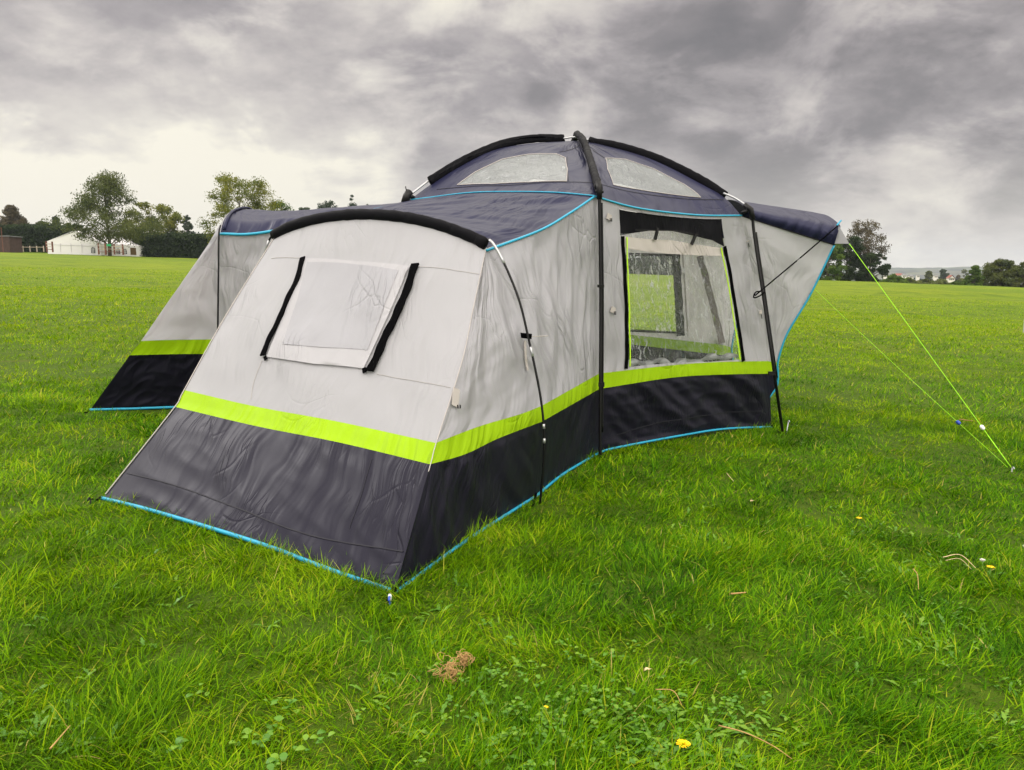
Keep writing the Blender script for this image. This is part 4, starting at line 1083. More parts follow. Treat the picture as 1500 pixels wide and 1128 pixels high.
# flowers, dead clumps, stalks
M['petal'] = plain('yellow_petals', (.85, .55, .005), .6, .2, scale=200)
M['stalk'] = plain('green_stalk', (.12, .22, .03), .5, .3)
M['straw'] = plain('dry_straw', (.36, .22, .09), .8, .1, var=.4, scale=90)
M['straw_pale'] = plain('pale_straw', (.55, .42, .24), .7, .15, var=.2, scale=90)
M['clover'] = plain('white_petals', (.75, .72, .68), .7, .2, scale=200)
def flower(px, py, dia, label, petals='petal', n=70, up=.035, flat=.25, cat='dandelion', name='dandelion'):
    p0 = gp(px, py); e = empty(name, p0, label, cat, 'flowers in the grass')
    top = p0 + Vector((.004, .002, up)); R = random.Random(int(px))
    mb = MB(); mb.tube([p0, p0.lerp(top, .5) + Vector((.004, 0, 0)), top], .002, 6); mb.build('stalk', M['stalk'], e, True)
    mb = MB()
    for k in range(n):
        a_ = R.random() * 6.28; ring = math.sqrt((k + 1) / n); el = 1.35 - 1.15 * ring + R.gauss(0, .06); L = dia / 2 * (.55 + .45 * ring) * (.9 + .2 * R.random())
        d = Vector((math.cos(a_) * math.cos(el), math.sin(a_) * math.cos(el), math.sin(el) * flat * 2.2)); sd_ = Vector((-math.sin(a_), math.cos(a_), 0)) * dia * .04
        tip_ = top + d * L; mid = top + d * L * .55 + Vector((0, 0, .001))
        mb.add([top - sd_ * .4, top + sd_ * .4, mid + sd_, mid - sd_, tip_ + sd_ * .7, tip_ - sd_ * .7], [(0, 1, 2, 3), (3, 2, 4, 5)])
    mb.build('petals', M[petals], e); return e
flower(998, 1108, .044, 'large open yellow dandelion, the nearest flower at the bottom of the picture', n=110)
flower(798, 1052, .016, 'small half closed yellow dandelion among clover leaves', n=40)
flower(1257, 772, .034, 'yellow dandelion in the grass right of the tent, beside broad weed leaves', up=.05, flat=.15)
flower(1449, 846, .036, 'flat yellow dandelion beside the white clover flower', up=.05, flat=.12)
flower(1437, 839, .030, 'round white clover flower beside a yellow dandelion', 'clover', n=80, up=.055, flat=.6, cat='clover flower', name='clover_flower')
flower(1498, 838, .030, 'pale seed head on a brown stalk at the right edge of the picture', 'clover', n=60, up=.12, flat=.6, cat='seed head', name='seed_head')
def deadclump(px, py, s_, label):
    p0 = gp(px, py, .035); e = MB(); R = random.Random(int(px * 3))
    for k in range(60):
        a_ = R.random() * 6.28; b_ = R.random() * 6.28; c_ = Vector((R.gauss(0, s_ * .3), R.gauss(0, s_ * .3), R.gauss(0, s_ * .22)))
        pts = [p0 + c_ + Vector((math.cos(a_ + i * .9) * s_ * .35, math.sin(a_ + i * .9) * s_ * .35, math.sin(b_ + i * .8) * s_ * .25)) for i in range(5)]
        e.tube(pts, .0011, 4)
    o = e.build('dead_grass_clump', M['straw'], None, True); tag(o, label, 'dead grass')
deadclump(659, 999, .055, 'larger tangled clump of dry brown grass'); deadclump(680, 979, .035, 'smaller tangled clump of dry brown grass behind the larger one')

def stalk(pxs, label, m_='straw_pale', r_=.0022, up=.05, cat='dry stalk'):
    P_ = [gp(x_, y_, up + .015 * math.sin(i * 1.7)) for i, (x_, y_) in enumerate(pxs)]
    mb = MB(); mb.tube(V3(c3([tuple(q_) for q_ in P_], 14)), list(np.linspace(r_, r_ * .5, 14)), 6)
    o = mb.build('dry_stalk', M[m_], None, True); tag(o, label, cat, 'dry stalks lying in the grass')
stalk([(1380, 831), (1405, 832), (1428, 846)], 'pale curved dry stalk left of the white clover flower')
stalk([(1384, 836), (1404, 838), (1422, 848)], 'second pale stalk just below the curved one by the clover flower', r_=.0015)
stalk([(1336, 852), (1342, 866), (1344, 882)], 'reddish upright dry stalk in the grass at the right', 'straw', up=.06)
stalk([(1052, 1086), (1090, 1104), (1130, 1114), (1160, 1130)], 'long reddish stalk right of the large dandelion', 'straw')
stalk([(1070, 887), (1092, 890)], 'short brown dry stalk lying in the middle grass', 'straw', .004)
stalk([(1064, 704), (1074, 720)], 'short pale stalk right of the tent side wall')
stalk([(960, 1036), (985, 1045), (998, 1058)], 'thin brown arching stalk above the large dandelion', 'straw', .0018, .06)
stalk([(76, 1128), (106, 1100)], 'reddish stalk with pale tip in the lower left corner', 'straw', .0025, .06)
stalk([(1405, 622), (1424, 627)], 'brown dry stalk on the turf left of the lime rope', 'straw', .006, .05)
def clod(px, py, label):
    p0 = gp(px, py, .05); mb = MB(); R = random.Random(9)
    p0.z -= .012; mb.tube(V3(c3([tuple(p0 + Vector((-.010, 0, 0))), tuple(p0 + Vector((-.002, .004, .006))), tuple(p0 + Vector((.006, .002, .004))), tuple(p0 + Vector((.012, -.003, .009)))], 12)), [.001, .003, .005, .006, .0065, .006, .005, .0045, .004, .003, .002, .001], 8, flat=(Vector((0, 0, 1)), .4))
    o = mb.build('curled_leaf', M['straw_pale'], None, True); tag(o, label, 'dead leaf')
clod(948, 998, 'small pale curled dead leaf in the near grass'); clod(1101, 744, 'small brown curled dead leaf right of the tent')


# post at the right edge of the picture
pp0 = gp(1505, 489); e = empty('hookup_post', pp0, 'short grey post with a black top standing in the grass at the right edge', 'post')
M['grey_plastic'] = plain('grey_plastic', (.34, .33, .38), .5, .4, scale=6)
dpost = pp0.y
mb = MB(); hh = 22 / FPX * dpost; ww = .17
mb.box(pp0 + Vector((.02, 0, hh / 2)), (ww, ww, hh)); mb.box(pp0 + Vector((.02, 0, hh * .82)), (ww + .01, ww + .01, .012)); mb.build('body', M['grey_plastic'], e)
mb = MB(); mb.tube([pp0 + Vector((.03, 0, hh)), pp0 + Vector((.03, 0, hh + .08)), pp0 + Vector((.03, 0, hh + .12))], [.07, .07, .05], 12); mb.build('cap', M['plastic_black'], e, True)

# ================================================================== TREES, HEDGES, FAR SIDE
def leafmat(name, a_, b_, trn=.35):
    m, t = mat(name)
    tn = t.n('ShaderNodeAttribute', attribute_name='tint').outputs['Fac']
    c = t.mix(tn, a_, b_)
    p = t.n('ShaderNodeBsdfPrincipled', i_Base_Color=c, i_Roughness=.6); p.inputs['Specular IOR Level'].default_value = .25
    tr = t.n('ShaderNodeBsdfTranslucent', i_Color=c)
    out(t, t.n('ShaderNodeMixShader', i_0=trn, i_1=p.outputs[0], i_2=tr.outputs[0]).outputs[0]); return m
M['lf_mid'] = leafmat('leaf_mid', (.030, .052, .012), (.110, .125, .025))
M['lf_yel'] = leafmat('leaf_yellowing', (.060, .090, .010), (.20, .20, .020))
M['lf_dark'] = leafmat('leaf_dark', (.010, .022, .008), (.035, .060, .015))
M['lf_bronze'] = leafmat('leaf_bronze', (.050, .045, .028), (.12, .095, .050))
M['lf_blue'] = leafmat('needle_blue', (.022, .040, .026), (.060, .080, .045))
M['lf_pale'] = leafmat('leaf_pale', (.09, .12, .035), (.17, .19, .06))
M['lf_bright'] = leafmat('leaf_bright', (.035, .080, .012), (.11, .17, .02))
M['bark'] = plain('bark', (.10, .085, .065), .9, .1, var=.4, scale=4)
def bg(px, Y, dz=0.0):
    d = ray(px, 405); X = d.x / d.y * Y; return Vector((X, Y, Hf(X, Y) + dz))
def leaves(mb_pts, size, R, tint):
    """random small quads at the points"""
    n = len(mb_pts); P_ = np.asarray(mb_pts)
    a_ = R.normal(0, 1, (n, 3)); a_ /= np.linalg.norm(a_, axis=1, keepdims=True)
    b_ = R.normal(0, 1, (n, 3)); b_ -= a_ * (a_ * b_).sum(1, keepdims=True); b_ /= np.linalg.norm(b_, axis=1, keepdims=True)
    s_ = size * (.5 + R.random((n, 1)))
    V = np.stack([P_ - a_ * s_, P_ - b_ * s_ * .6, P_ + a_ * s_, P_ + b_ * s_ * .6], 1).reshape(-1, 3)
    Q = np.arange(n)[:, None] * 4 + np.arange(4)[None]
    return V, Q, np.repeat(tint, 4)
def tree(px, Y, base_y, top_y, wpx, label, m_='lf_mid', shape='round', nl=5000, clumps=60, trunk=.16, leaf=None, seed=1, skew=0.0, name='tree', cat='tree', group=None, gap=0.85, crown_lo=.22, dz=None):
    """a tree whose crown spans from crown_lo of its height to the top; heights are given by the rows they reach"""
    R = np.random.default_rng(seed); g0 = bg(px, Y)
    zb = at(px, base_y, Y).z; zt = at(px, top_y, Y).z
    g0.z = min(g0.z, zb); h = zt - g0.z; wm = wpx / FPX * Y / 2
    e = empty(name, g0, label, cat, group)
    lf = leaf or Y * .00095; nl = int(nl * 3.0)
    lo = g0.z + h * crown_lo; ch = zt - lo
    C = []
    k = 0
    while len(C) < clumps and k < 4000:
        k += 1
        f = R.random()
        if shape == 'cone': f = 1 - math.sqrt(R.random())
        if shape == 'spread': f = R.random() ** 1.5
        if shape == 'cone': rad = wm * (1 - f) * (.75 + .25 * math.cos(f * 40)) + .03 * wm
        elif shape == 'broadcone': rad = wm * (1 - f) ** .62 + .04 * wm
        elif shape == 'round': rad = wm * math.sqrt(max(0, 1 - (2 * (f * .92 + .04) - 1) ** 2)) ** .8
        elif shape == 'dome': rad = wm * math.sqrt(max(0, 1 - f ** 2.2))
        elif shape == 'spread': rad = wm * (1.05 - .95 * f ** 1.3) * (.55 if f < .08 else 1)
        rr_ = rad * math.sqrt(R.random()) ; th = R.random() * 6.283
        if shape != 'cone' and R.random() > (.35 + .65 * rr_ / max(rad, .01)): continue
        c_ = np.array([g0.x + rr_ * math.cos(th) + skew * wm * f, g0.y + rr_ * math.sin(th), lo + ch * f])
        C.append(c_)
    C = np.array(C); cs = (wm * .19 + ch * .03) * (.35 + 1.0 * R.random(len(C)))
    if shape == 'cone': cs = np.maximum(.10, (.30 * wm * (1 - (C[:, 2] - lo) / ch) + .05 * wm)) * (.6 + .8 * R.random(len(C)))
    C[:, 2] = lo + (C[:, 2] - lo) * (1 - .75 * cs.mean() / max(ch, .1))
    pr_w = cs ** 1.6 / (cs ** 1.6).sum()
    idx = R.choice(len(C), nl, p=pr_w)
    d = R.normal(0, 1, (nl, 3)); d /= np.linalg.norm(d, axis=1, keepdims=True)
    rr_ = cs[idx][:, None] * (R.random((nl, 1)) ** gap)
    P_ = C[idx] + d * rr_ * np.array([1, 1, .72])
    P_[:, 2] = np.maximum(P_[:, 2], g0.z + .05)
    ct = R.random(len(C)); tint = np.clip(ct[idx] * .6 + .4 * R.random(nl), 0, 1)
    V, Q, ti = leaves(P_, lf, R, tint)
    V = V - np.array(g0)
    fast_mesh('crown', V, quads=Q, mat=M[m_], parent=e, attrs={'tint': ti})
    mb = MB(); tt = Vector((g0.x + skew * wm * .6, g0.y, lo + ch * .82)); r0 = trunk
    tk = [g0 - Vector((0, 0, .2)), g0.lerp(tt, .25) + Vector((.01 * h, 0, 0)), g0.lerp(tt, .55) - Vector((.012 * h, 0, 0)), tt]
    mb.tube(tk, [r0 * 1.3, r0, r0 * .6, r0 * .12], 8)
    for q in range(min(len(C), 26)):
        c_ = Vector(tuple(C[q])); f = max(.12, min(.9, (c_.z - g0.z) / h - .18)); s_ = g0.lerp(tt, f)
        mb.tube([s_, s_.lerp(c_, .5) + Vector((0, 0, .03 * h)), c_], [r0 * .42 * (1 - f * .6), r0 * .25 * (1 - f * .6), r0 * .06], 5)
    mb.build('trunk', M['bark'], e, True)
    return e
def hedge(px0, px1, Y, top_y, base_y, depth, label, m_='lf_dark', nl=14000, seed=1, name='hedge', bump=.35):
    R = np.random.default_rng(seed)
    A_, B_ = at(px0, base_y, Y), at(px1, base_y, Y)
    za, zt = min(Hf(A_.x, Y), A_.z) - .1, at((px0 + px1) / 2, top_y, Y).z
    e = empty(name, ((A_.x + B_.x) / 2, Y, za), label, 'hedge')
    x = R.random(nl) * (B_.x - A_.x) + A_.x; f = R.random(nl)
    bumpz = bump * fbm(x / 2.0, x * 0 + seed, 4, seed) * 1.3
    side = R.random(nl) < .62
    zz = za + (zt + bumpz - za) * f; yy = Y + np.where(side, R.normal(0, .22, nl) + .35 * perlin(x / 1.1, zz / .9, seed + 3), R.random(nl) * depth)
    zz = np.where(side, zz, zt + bumpz + R.normal(0, .12, nl))
    tint = np.clip(.45 + .6 * perlin(x / 1.4, zz / 1.0, seed + 5) + .2 * R.normal(0, 1, nl) + .18 * (f > .85), 0, 1)
    V, Q, ti = leaves(np.stack([x, yy, zz], 1), Y * .0012, R, tint)
    fast_mesh('foliage', V - np.array(e.location), quads=Q, mat=M[m_], parent=e, attrs={'tint': ti})
    # twiggy inner mass
    n = 40; xs = np.linspace(A_.x + .2, B_.x - .2, n); tz = zt + bump * fbm(xs / 2.0, xs * 0 + seed, 4, seed) * 1.3 - .25
    mb = MB(); v = []
    for i in range(n):
        wob_ = .25 + .2 * math.sin(i * 1.7)
        v += [(xs[i], Y + wob_, za), (xs[i], Y + wob_ + .1, tz[i]), (xs[i], Y + depth - .2, tz[i]), (xs[i], Y + depth - .2, za)]
    fcs = [(i * 4 + k, i * 4 + (k + 1) % 4, i * 4 + 4 + (k + 1) % 4, i * 4 + 4 + k) for i in range(n - 1) for k in range(4)] + [(0, 3, 2, 1), (n * 4 - 4, n * 4 - 3, n * 4 - 2, n * 4 - 1)]
    mb.add(v, fcs); mb.build('branches', M['twig'], e); return e
M['twig'] = plain('twig_mass', (.020, .022, .012), .95, .05, var=.5, scale=3)

hedge(-90, 112, 126, 331, 370, 3, 'dark clipped hedge running behind the white marquee at the left edge', seed=2, nl=20000)
hedge(196, 330, 124, 344, 377, 3, 'dark clipped hedge right of the white marquee', seed=3, nl=18000)
hedge(325, 560, 126, 346, 382, 3, 'dark hedge hidden for the most part behind the tent', seed=4, nl=5000)
tree(24, 140, 366, 299, 46, 'bronze coned conifer above the hedge at the far left', 'lf_bronze', 'broadcone', 5500, 90, seed=11, crown_lo=.42)
tree(88, 150, 360, 316, 18, 'small spiky conifer above the hedge left of the big tree', 'lf_blue', 'broadcone', 1200, 40, seed=12, crown_lo=.5)
tree(70, 146, 362, 323, 30, 'low dark rounded tree behind the hedge, beside the small spiky conifer', 'lf_mid', 'dome', 2200, 40, seed=13, crown_lo=.1)
tree(104, 146, 362, 326, 26, 'low dark rounded tree behind the hedge, against the big tree', 'lf_mid', 'dome', 2000, 40, seed=14, crown_lo=.1)
tree(163, 113, 373, 248, 146, 'big spreading tree with a pale trunk in front of the white marquee', 'lf_mid', 'spread', 9500, 110, trunk=.22, seed=15, crown_lo=.22, gap=.8)
tree(228, 128, 374, 292, 78, 'yellowing broad tree behind the right end of the white marquee', 'lf_yel', 'round', 6000, 70, seed=16, crown_lo=.12)
tree(250, 130, 374, 302, 46, 'green broad tree behind the hedge, right of the yellowing tree', 'lf_mid', 'round', 2600, 50, seed=29, crown_lo=.12)
tree(279, 150, 374, 313, 20, 'narrow pointed conifer behind the hedge right of the marquee', 'lf_blue', 'broadcone', 1300, 50, seed=17, crown_lo=.3)
tree(357, 100, 380, 253, 108, 'loose bright green tree rising behind the left end of the tent', 'lf_yel', 'round', 8000, 110, trunk=.16, seed=18, crown_lo=.10, gap=.8)
tree(412, 104, 380, 292, 60, 'lower green tree to the right of the loose bright green tree', 'lf_bright', 'dome', 2600, 50, seed=19, crown_lo=.1)
for i_, (px_, ty_, w_, lb) in enumerate([(450, 302, 24, 'low dark tree top showing over the tent roof, first from the bright green tree'), (485, 291, 40, 'wide dark tree top showing over the tent roof'), (519, 283, 22, 'pointed dark conifer top showing over the tent roof'), (540, 294, 22, 'low dark tree top by the tent roof ridge')]):
    tree(px_, 145, 382, ty_, w_ * 1.2, lb, 'lf_blue', 'broadcone' if i_ == 2 else 'dome', 2200, 40, seed=30 + i_, crown_lo=.1, group='dark trees showing over the tent roof')

hedge(560, 1215, 125, 376, 402, 4, 'tall dark hedge behind the tent, seen through its big clear window', seed=6, nl=22000, bump=.8)
# right side
tree(1212, 112, 413, 352, 50, 'dense dark green bush tree beside the tunnel tip of the tent', 'lf_bright', 'round', 4500, 60, seed=41, crown_lo=.02)
tree(1240, 116, 413, 346, 54, 'very dark dense tree under the tall thin tree', 'lf_dark', 'round', 6500, 70, seed=42, crown_lo=.02)
tree(1274, 114, 414, 368, 48, 'dark dense bush at the right foot of the tall thin tree', 'lf_dark', 'round', 5000, 60, seed=43, crown_lo=.02)
tree(1264, 118, 413, 322, 58, 'tall thin-leaved tree standing above the dark bushes', 'lf_bronze', 'round', 3000, 130, trunk=.14, seed=44, crown_lo=.25, gap=.7, leaf=.10)
tree(1427, 120, 420, 389, 28, 'young pointed bright green tree left of the big dark trees', 'lf_bright', 'broadcone', 3600, 70, seed=45, crown_lo=.02)
tree(1466, 122, 421, 379, 56, 'big dark rounded tree near the right edge of the field', 'lf_mid', 'dome', 8000, 90, seed=46, crown_lo=.02)
tree(1500, 120, 422, 382, 44, 'dark brownish tree cut by the right edge of the picture', 'lf_mid', 'dome', 5000, 60, seed=47, crown_lo=.02)
tree(1548, 122, 424, 376, 60, 'broad dark tree just beyond the right edge of the picture', 'lf_mid', 'dome', 4000, 60, seed=48, crown_lo=.02)
bushes = [(1306, 128, 415, 402, 44, 'lf_bright', 'wide low green bush at the field edge'), (1330, 132, 416, 406, 22, 'lf_pale', 'small pale bush right of the wide low green one'),
          (1356, 150, 416, 408, 22, 'lf_mid', 'flat dark low bush in the valley edge'), (1377, 140, 417, 408, 34, 'lf_pale', 'pale straw-green bush at the middle of the far field edge'),
          (1402, 126, 418, 411, 18, 'lf_bright', 'small bright bush left of the young pointed tree'), (1412, 126, 419, 408, 20, 'lf_pale', 'pale green bush touching the young pointed tree'), (1345, 135, 416, 411, 26, 'lf_pale', 'low pale scrub between the two pale bushes')]
for i_, (a0, Y0, b0, t0, w0, m0, lb) in enumerate(bushes):
    tree(a0, Y0, b0, t0, w0, lb, m0, 'dome', 2600, 40, seed=60 + i_, crown_lo=.0, name='bush', cat='bush', group='bushes at the far field edge')
mids = [(1349, 330, 412, 399, 8, 'lf_dark', 'cone', 'small dark pointed tree among the far houses'), (1360, 330, 413, 396, 17, 'lf_mid', 'dome', 'rounded mid green tree among the far houses'), (1381, 420, 413, 392, 14, 'lf_dark', 'dome', 'taller dark tree among the far houses'),
        (1390, 430, 413, 394, 11, 'lf_dark', 'dome', 'second dark tree touching the taller one'), (1383, 320, 413, 400, 16, 'lf_blue', 'dome', 'greyish tree in front of the two dark ones'), (1404, 330, 414, 402, 10, 'lf_bronze', 'dome', 'dark purple-brown tree right of the red roofed house'),
        (1413, 520, 412, 393, 16, 'lf_mid', 'dome', 'large soft tree on the hillside above the young pointed tree'), (1402, 500, 412, 398, 14, 'lf_mid', 'dome', 'soft hillside tree above the red roofed house'), (1333, 420, 412, 402, 16, 'lf_dark', 'dome', 'low dark tree right of the terracotta roofs'), (1440, 480, 414, 392, 22, 'lf_mid', 'dome', 'hazy tree seen between the young tree and the big dark tree'), (1298, 430, 410, 401, 12, 'lf_mid', 'dome', 'low hazy tree left of the terracotta roofs')]
for i_, (a0, Y0, b0, t0, w0, m0, sh, lb) in enumerate(mids):
    tree(a0, Y0, b0 + 4, t0, w0, lb, m0, sh, 1500, 30, seed=80 + i_, crown_lo=.0, leaf=.45, trunk=.3, group='far trees in the valley')
M['roof_red'] = plain('red_tiles', (.22, .08, .06), .8, .2, scale=1); M['roof_grey'] = plain('grey_tiles', (.16, .16, .17), .8, .2, scale=1); M['render_wall'] = plain('pale_render', (.62, .60, .56), .8, .2, scale=1); M['pane'] = plain('dark_panes', (.02, .025, .03), .2, .5)
def house(px, Y, base_y, eave_y, top_y, wpx, label, roof='roof_red', gable=False):
    b = at(px, base_y, Y); zt = at(px, top_y, Y).z; ze = at(px, eave_y, Y).z; wm = wpx / FPX * Y; dp = wm * .7
    zb = b.z - 1.5
    e = empty('house', (b.x, Y, zb), label, 'house', 'far houses in the valley')
    mb = MB(); mb.box((b.x, Y + dp / 2, (zb + ze) / 2), (wm, dp, ze - zb)); mb.build('wall', M['render_wall'], e)
    x0, x1, y0, y1 = b.x - wm * .55, b.x + wm * .55, Y - .4, Y + dp + .4
    mb = MB()
    if gable: v = [(x0, y0, ze - .2), (b.x, y0, zt), (x1, y0, ze - .2), (x0, y1, ze - .2), (b.x, y1, zt), (x1, y1, ze - .2)]
    else: v = [(x0, y0, ze - .1), ((x0 * .85 + x1 * .15), (y0 + y1) / 2, zt), (x0, y1, ze - .1), (x1, y0, ze - .1), (x1 * .85 + x0 * .15, (y0 + y1) / 2, zt), (x1, y1, ze - .1)]
    if gable:
        mb.add(v, [(0, 1, 4, 3), (1, 2, 5, 4), (0, 3, 5, 2)]); mb.build('roof', M[roof], e)
        mb = MB(); mb.add([(x0 + .5, y0 + .2, ze), (x1 - .5, y0 + .2, ze), (b.x, y0 + .2, zt - .4)], [(0, 1, 2)]); mb.build('gable', M['render_wall'], e)
    else: mb.add(v, [(0, 1, 2), (3, 5, 4), (0, 3, 4, 1), (1, 4, 5, 2), (0, 2, 5, 3)]); mb.build('roof', M[roof], e)
    for k in (-.28, .0, .28):
        mb = MB(); mb.box((b.x + wm * k, Y - .05, zb + (ze - zb) * .72), (wm * .13, .1, (ze - zb) * .2)); mb.build('window', M['pane'], e)
house(1299, 400, 406, 402.5, 401, 6, 'tiny pale far house at the foot of the left bushes', 'roof_grey')
house(1318, 410, 407, 403, 400.5, 13, 'far white house with a long terracotta roof', 'roof_red'); house(1325, 405, 407, 402.5, 401, 6, 'far white house end beside the terracotta roofs', 'roof_grey')
house(1335, 415, 407, 404, 402.5, 6, 'low grey far house right of the terracotta roofs', 'roof_grey'); house(1345, 425, 407, 403, 402, 4, 'small white far house left of the pointed dark tree', 'roof_grey')
house(1371, 430, 407, 403.5, 402.5, 5, 'white boxy far house between the trees', 'roof_grey'); house(1394, 310, 410, 407, 403, 9, 'white far house with a red gabled roof', 'roof_red', True)

# distant wooded hills
m, t = mat('hill_cover'); g = t.n('ShaderNodeNewGeometry').outputs['Position']
v1_ = t.n('ShaderNodeTexVoronoi', i_Vector=g, i_Scale=.006); nn_ = t.n('ShaderNodeTexNoise', i_Vector=g, i_Scale=.02, i_Detail=6.0)
c = t.mix(t.mr(nn_.outputs[0], .42, .58, 0, 1), (.012, .020, .012), (.065, .080, .035)); c = t.mix(.35, c, v1_.outputs[1], 'MULTIPLY')
p = t.n('ShaderNodeBsdfPrincipled', i_Base_Color=c, i_Roughness=.95); out(t, p.outputs[0]); M['hill'] = m
def hillsheet(name, Y0, Y1, top, seed, x0, x1, nx=220, ny=24):
    xs = np.linspace(x0, x1, nx); ys = np.linspace(0, 1, ny); X, F_ = np.meshgrid(xs, ys)
    Yv = Y0 + (Y1 - Y0) * F_; prof = np.sin(np.pi * np.minimum(F_ * .75, 1)) ** 1.2
    Zv = -40 + (top(X) + 40 + 7 * fbm(X / 300, Yv / 300, 4, seed)) * prof + (2.6 * np.abs(perlin(X / 16, Yv / 16, seed + 1)) + 3 * np.abs(perlin(X / 45, Yv / 45, seed + 2))) * prof
    V = np.stack([X, Yv, Zv], -1).reshape(-1, 3); i, j = np.meshgrid(np.arange(ny - 1), np.arange(nx - 1), indexing='ij'); i = i.ravel(); j = j.ravel()
    q = np.stack([i * nx + j, i * nx + j + 1, (i + 1) * nx + j + 1, (i + 1) * nx + j], 1)
    o = fast_mesh(name, V, quads=q, mat=M['hill'], smooth=True); tag(o, kind='structure')
hillsheet('hills', 650, 1150, lambda X: -4 + 3 * np.sin(X / 170), 5, -1500, 2000, 420, 40)
hillsheet('hills', 1500, 2600, lambda X: 19 + 8 * sstep(500, 1500, X) - 22 * (1 - sstep(700, 1000, X)), 8, -3000, 4000, 420, 40)

# ---- marquee, rail fences, sign, shed
M['pvc'] = plain('white_pvc', (.60, .59, .61), .5, .4, var=.03, scale=.8); M['pvc_grey'] = plain('grey_seam', (.45, .44, .46), .6, .3)
M['wood'] = plain('weathered_brown_rail', (.13, .055, .038), .85, .2, var=.4, scale=5); M['wood_pale'] = plain('pale_rail', (.38, .32, .27), .8, .2, var=.3, scale=5)
M['door_in'] = plain('dark_brown_opening', (.085, .055, .025), .8, .2, scale=3); M['green_sign'] = plain('green_sign', (.01, .25, .09), .5, .4); M['shed'] = plain('dark_shed_boards', (.06, .04, .035), .9, .1, var=.4, scale=3)
YMq = 119.0
a0 = at(70, 368.5, YMq); b0 = at(148, 371.2, YMq - 1); c0 = at(219, 374.5, YMq + 6); ap = at(110, 338.8, YMq - .5)
za_, zb_, zc_ = at(70, 353.8, YMq).z, at(148, 356.8, YMq - 1).z, at(219, 361.5, YMq + 6).z
ap2 = at(177, 342.6, YMq + 6.5); d0 = a0 + (c0 - b0)
mq = empty('marquee', ((a0.x + c0.x) / 2, YMq + 3, a0.z), 'long white marquee with a peaked roof and arched windows under the trees', 'marquee')
lo_ = -.5
W_ = lambda p, z: Vector((p.x, p.y, z))
wl = [('wall', [W_(a0, a0.z + lo_), W_(b0, b0.z + lo_), W_(b0, zb_), ap, W_(a0, za_)]), ('wall', [W_(b0, b0.z + lo_), W_(c0, c0.z + lo_), W_(c0, zc_), W_(b0, zb_)]),
      ('wall', [W_(c0, c0.z + lo_), W_(d0, a0.z + lo_), W_(d0, za_), ap2, W_(c0, zc_)]), ('wall', [W_(d0, a0.z + lo_), W_(a0, a0.z + lo_), W_(a0, za_), W_(d0, za_)])]
for nme, P_ in wl: flat_patch(nme, P_, M['pvc'], mq, .02)
ov = lambda p, k: p + k
for k_, P_ in enumerate(([W_(b0, zb_ - .05), W_(c0, zc_ - .05), ap2, ap + Vector((0, -.15, .03))], [ap + Vector((0, -.15, .03)), ap2, W_(d0, za_ - .05), W_(a0, za_ - .05)])):
    P_ = [p + Vector((0, 0, .04)) for p in P_]; rf_ = flat_patch('roof', P_, M['pvc'], mq, .05)
    if k_ == 0:
        for f in (.25, .5, .75):
            s0, s1_ = P_[0].lerp(P_[1], f), P_[3].lerp(P_[2], f); mb = MB(); mb.tube([s0 + Vector((0, -.05, .05)), s1_ + Vector((0, -.05, .05))], .045, 5); mb.build('seam', M['pvc_grey'], rf_)
def onwall(A_, za0, B_, zb0, f, z): 
    p = A_.lerp(B_, f); g_ = A_.z + (B_.z - A_.z) * f; tz = za0 + (zb0 - za0) * f; return Vector((p.x, p.y - .06, g_ + (tz - g_) * z))
def arch(A_, za0, B_, zb0, f, w0, h0, h1):
    c_ = onwall(A_, za0, B_, zb0, f, h0); tp = onwall(A_, za0, B_, zb0, f, h1); dr = (B_ - A_); dr.z = 0; dr.normalize(); hh_ = tp.z - c_.z
    pts = [c_ - dr * w0, c_ + dr * w0, c_ + dr * w0 + Vector((0, 0, hh_ * .6))] + [c_ + dr * w0 * math.cos(a_) + Vector((0, 0, hh_ * (.6 + .4 * math.sin(a_)))) for a_ in np.linspace(.3, math.pi - .3, 6)] + [c_ - dr * w0 + Vector((0, 0, hh_ * .6))]
    w_ = flat_patch('window', pts, M['pane'], mq, .03)
    mb = MB()
    for k in (-.33, .33): mb.tube([c_ + dr * w0 * k + Vector((0, -.06, 0)), c_ + dr * w0 * k + Vector((0, -.06, hh_ * .92))], .035, 4)
    for k in (.33, .62): mb.tube([c_ - dr * w0 + Vector((0, -.06, hh_ * k)), c_ + dr * w0 + Vector((0, -.06, hh_ * k))], .035, 4)
    mb.build('glazing_bars', M['pvc'], w_)
arch(a0, za_, b0, zb_, .86, .32, .02, .62); arch(b0, zb_, c0, zc_, .35, .30, .02, .6); arch(b0, zb_, c0, zc_, .49, .28, .05, .62)
dd = [onwall(b0, zb_, c0, zc_, f, z) for f, z in ((.60, .0), (.72, .0), (.72, .78), (.60, .78))]; flat_patch('doorway', dd, M['door_in'], mq, .03)
for f in (.25, .45, .65, 1.0):
    mb = MB(); mb.tube([onwall(a0, za_, b0, zb_, f, 0), onwall(a0, za_, b0, zb_, f, .9 if f < 1 else 1.0)], .03, 4); mb.build('pole', M['pvc_grey'], mq)
mb = MB(); mb.tube([onwall(a0, za_, b0, zb_, .02, .72), onwall(a0, za_, b0, zb_, .98, .72)], .025, 4); mb.build('seam', M['pvc_grey'], mq)
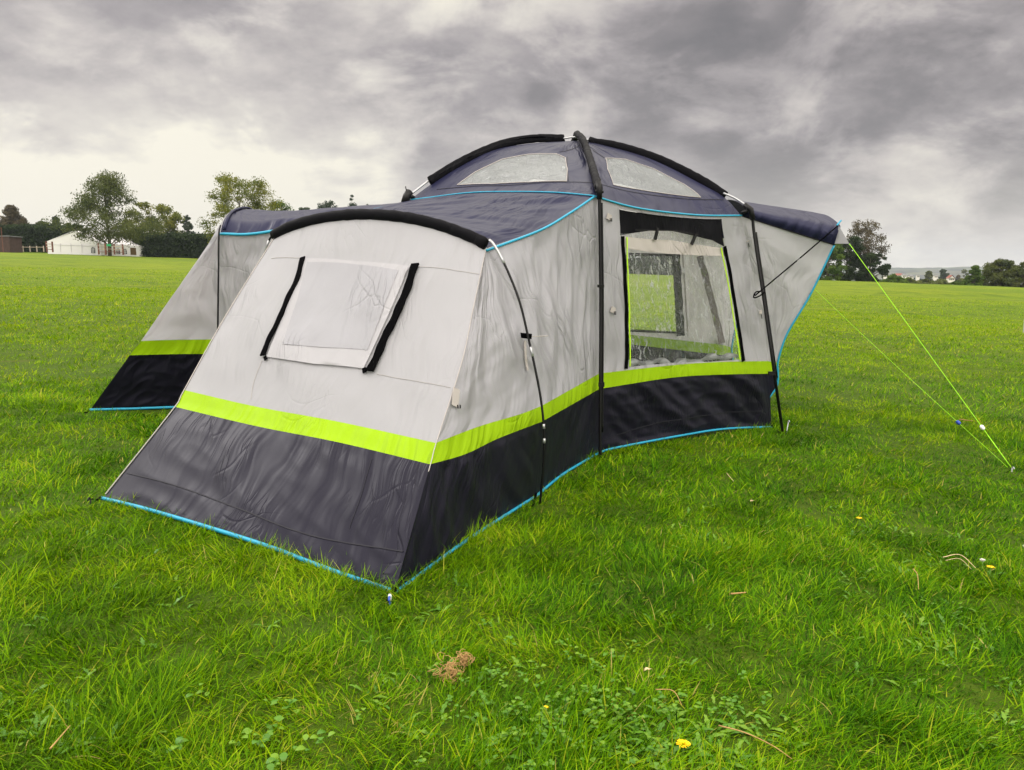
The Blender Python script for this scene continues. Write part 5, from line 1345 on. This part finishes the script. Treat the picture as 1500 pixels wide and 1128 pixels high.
def rails(posts, Y, top, base, label, rails_f=(.25, .5, .78), dy=0.0):
    g_ = at(posts[0], base, Y); e = empty('rail_fence', g_, label, 'fence', 'brown rail fences by the marquee')
    P_ = [at(x, base + 1.5 + i * .5, Y + i * dy) for i, x in enumerate(posts)]; zt = [at(x, top + i * .4, Y + i * dy).z for i, x in enumerate(posts)]
    for p, z in zip(P_, zt):
        mb = MB(); mb.box((p.x, p.y, (p.z + z) / 2), (.17, .15, z - p.z)); mb.build('post', M['wood'], e)
    for k in rails_f:
        mb = MB(); mb.tube([Vector((p.x, p.y - .09, p.z + (z - p.z) * k)) for p, z in zip(P_, zt)], .045, 5); mb.build('rail', M['wood_pale' if k > .3 else 'wood'], e)
rails([69, 77.5], 110, 353.5, 367.5, 'short brown rail fence at the left corner of the white marquee')
rails([145, 155], 108, 356.5, 371.5, 'brown rail fence left of the small green sign', dy=-1.5)
rails([155.5, 168, 180.5], 108, 357, 371, 'longer brown and white rail fence under the big tree')
sg_ = at(159.5, 361, 107.7); e = empty('green_sign', sg_, 'small green sign fixed on the brown rail fence', 'sign'); mb = MB(); mb.box(sg_ + Vector((0, 0, .18)), (.62, .05, .30)); mb.build('board', M['green_sign'], e)
mb = MB(); mb.box(sg_ + Vector((0, .05, -.25)), (.06, .04, 1.1)); mb.build('post', M['wood'], e)
s0 = at(0, 365, 118); e = empty('shed', s0, 'dark wooden shed at the left edge before the hedge', 'shed'); mb = MB(); hs_ = at(0, 346.5, 118).z
mb.box((s0.x - .4, 119.5, (s0.z + hs_) / 2 - .3), (3.8, 3, hs_ - s0.z + .6)); mb.build('wall', M['shed'], e); mb = MB(); mb.box((s0.x - .4, 119.5, hs_ + .07), (4.1, 3.3, .12)); mb.build('roof', M['roof_grey'], e)
p1 = at(4.5, 366, 112); e = MB(); e.tube([p1 - Vector((0, 0, .3)), W_(p1, at(4.5, 333, 112).z)], .05, 6); tag(e.build('thin_pole', M['wood'], None), 'thin reddish pole standing before the dark shed', 'pole')
e = empty('low_fence', at(45, 366, 121), 'low pale fence in front of the dark hedge left of the marquee', 'fence')
fp = [at(x, 365.5, 121) for x in (14, 24, 34, 44, 54, 64)]
for p in fp: mb = MB(); mb.box(p + Vector((0, 0, .1)), (.12, .1, .9)); mb.build('post', M['wood_pale'], e)
mb = MB(); mb.tube([p + Vector((0, -.1, .35)) for p in fp], .04, 5); mb.build('rail', M['wood_pale'], e)

# ---- thin air between here and the hills
m, t = mat('thin_air'); pv = t.n('ShaderNodeVolumePrincipled'); pv.inputs['Color'].default_value = (.72, .80, .93, 1); pv.inputs['Density'].default_value = .00017; pv.inputs['Anisotropy'].default_value = .2
t.n('ShaderNodeOutputMaterial', i_Volume=pv.outputs[0])
mb = MB(); mb.box((0, 1500, 20), (9000, 3400, 170)); hz_ = mb.build('haze', m, None); tag(hz_, 'thin pale air', kind='stuff')
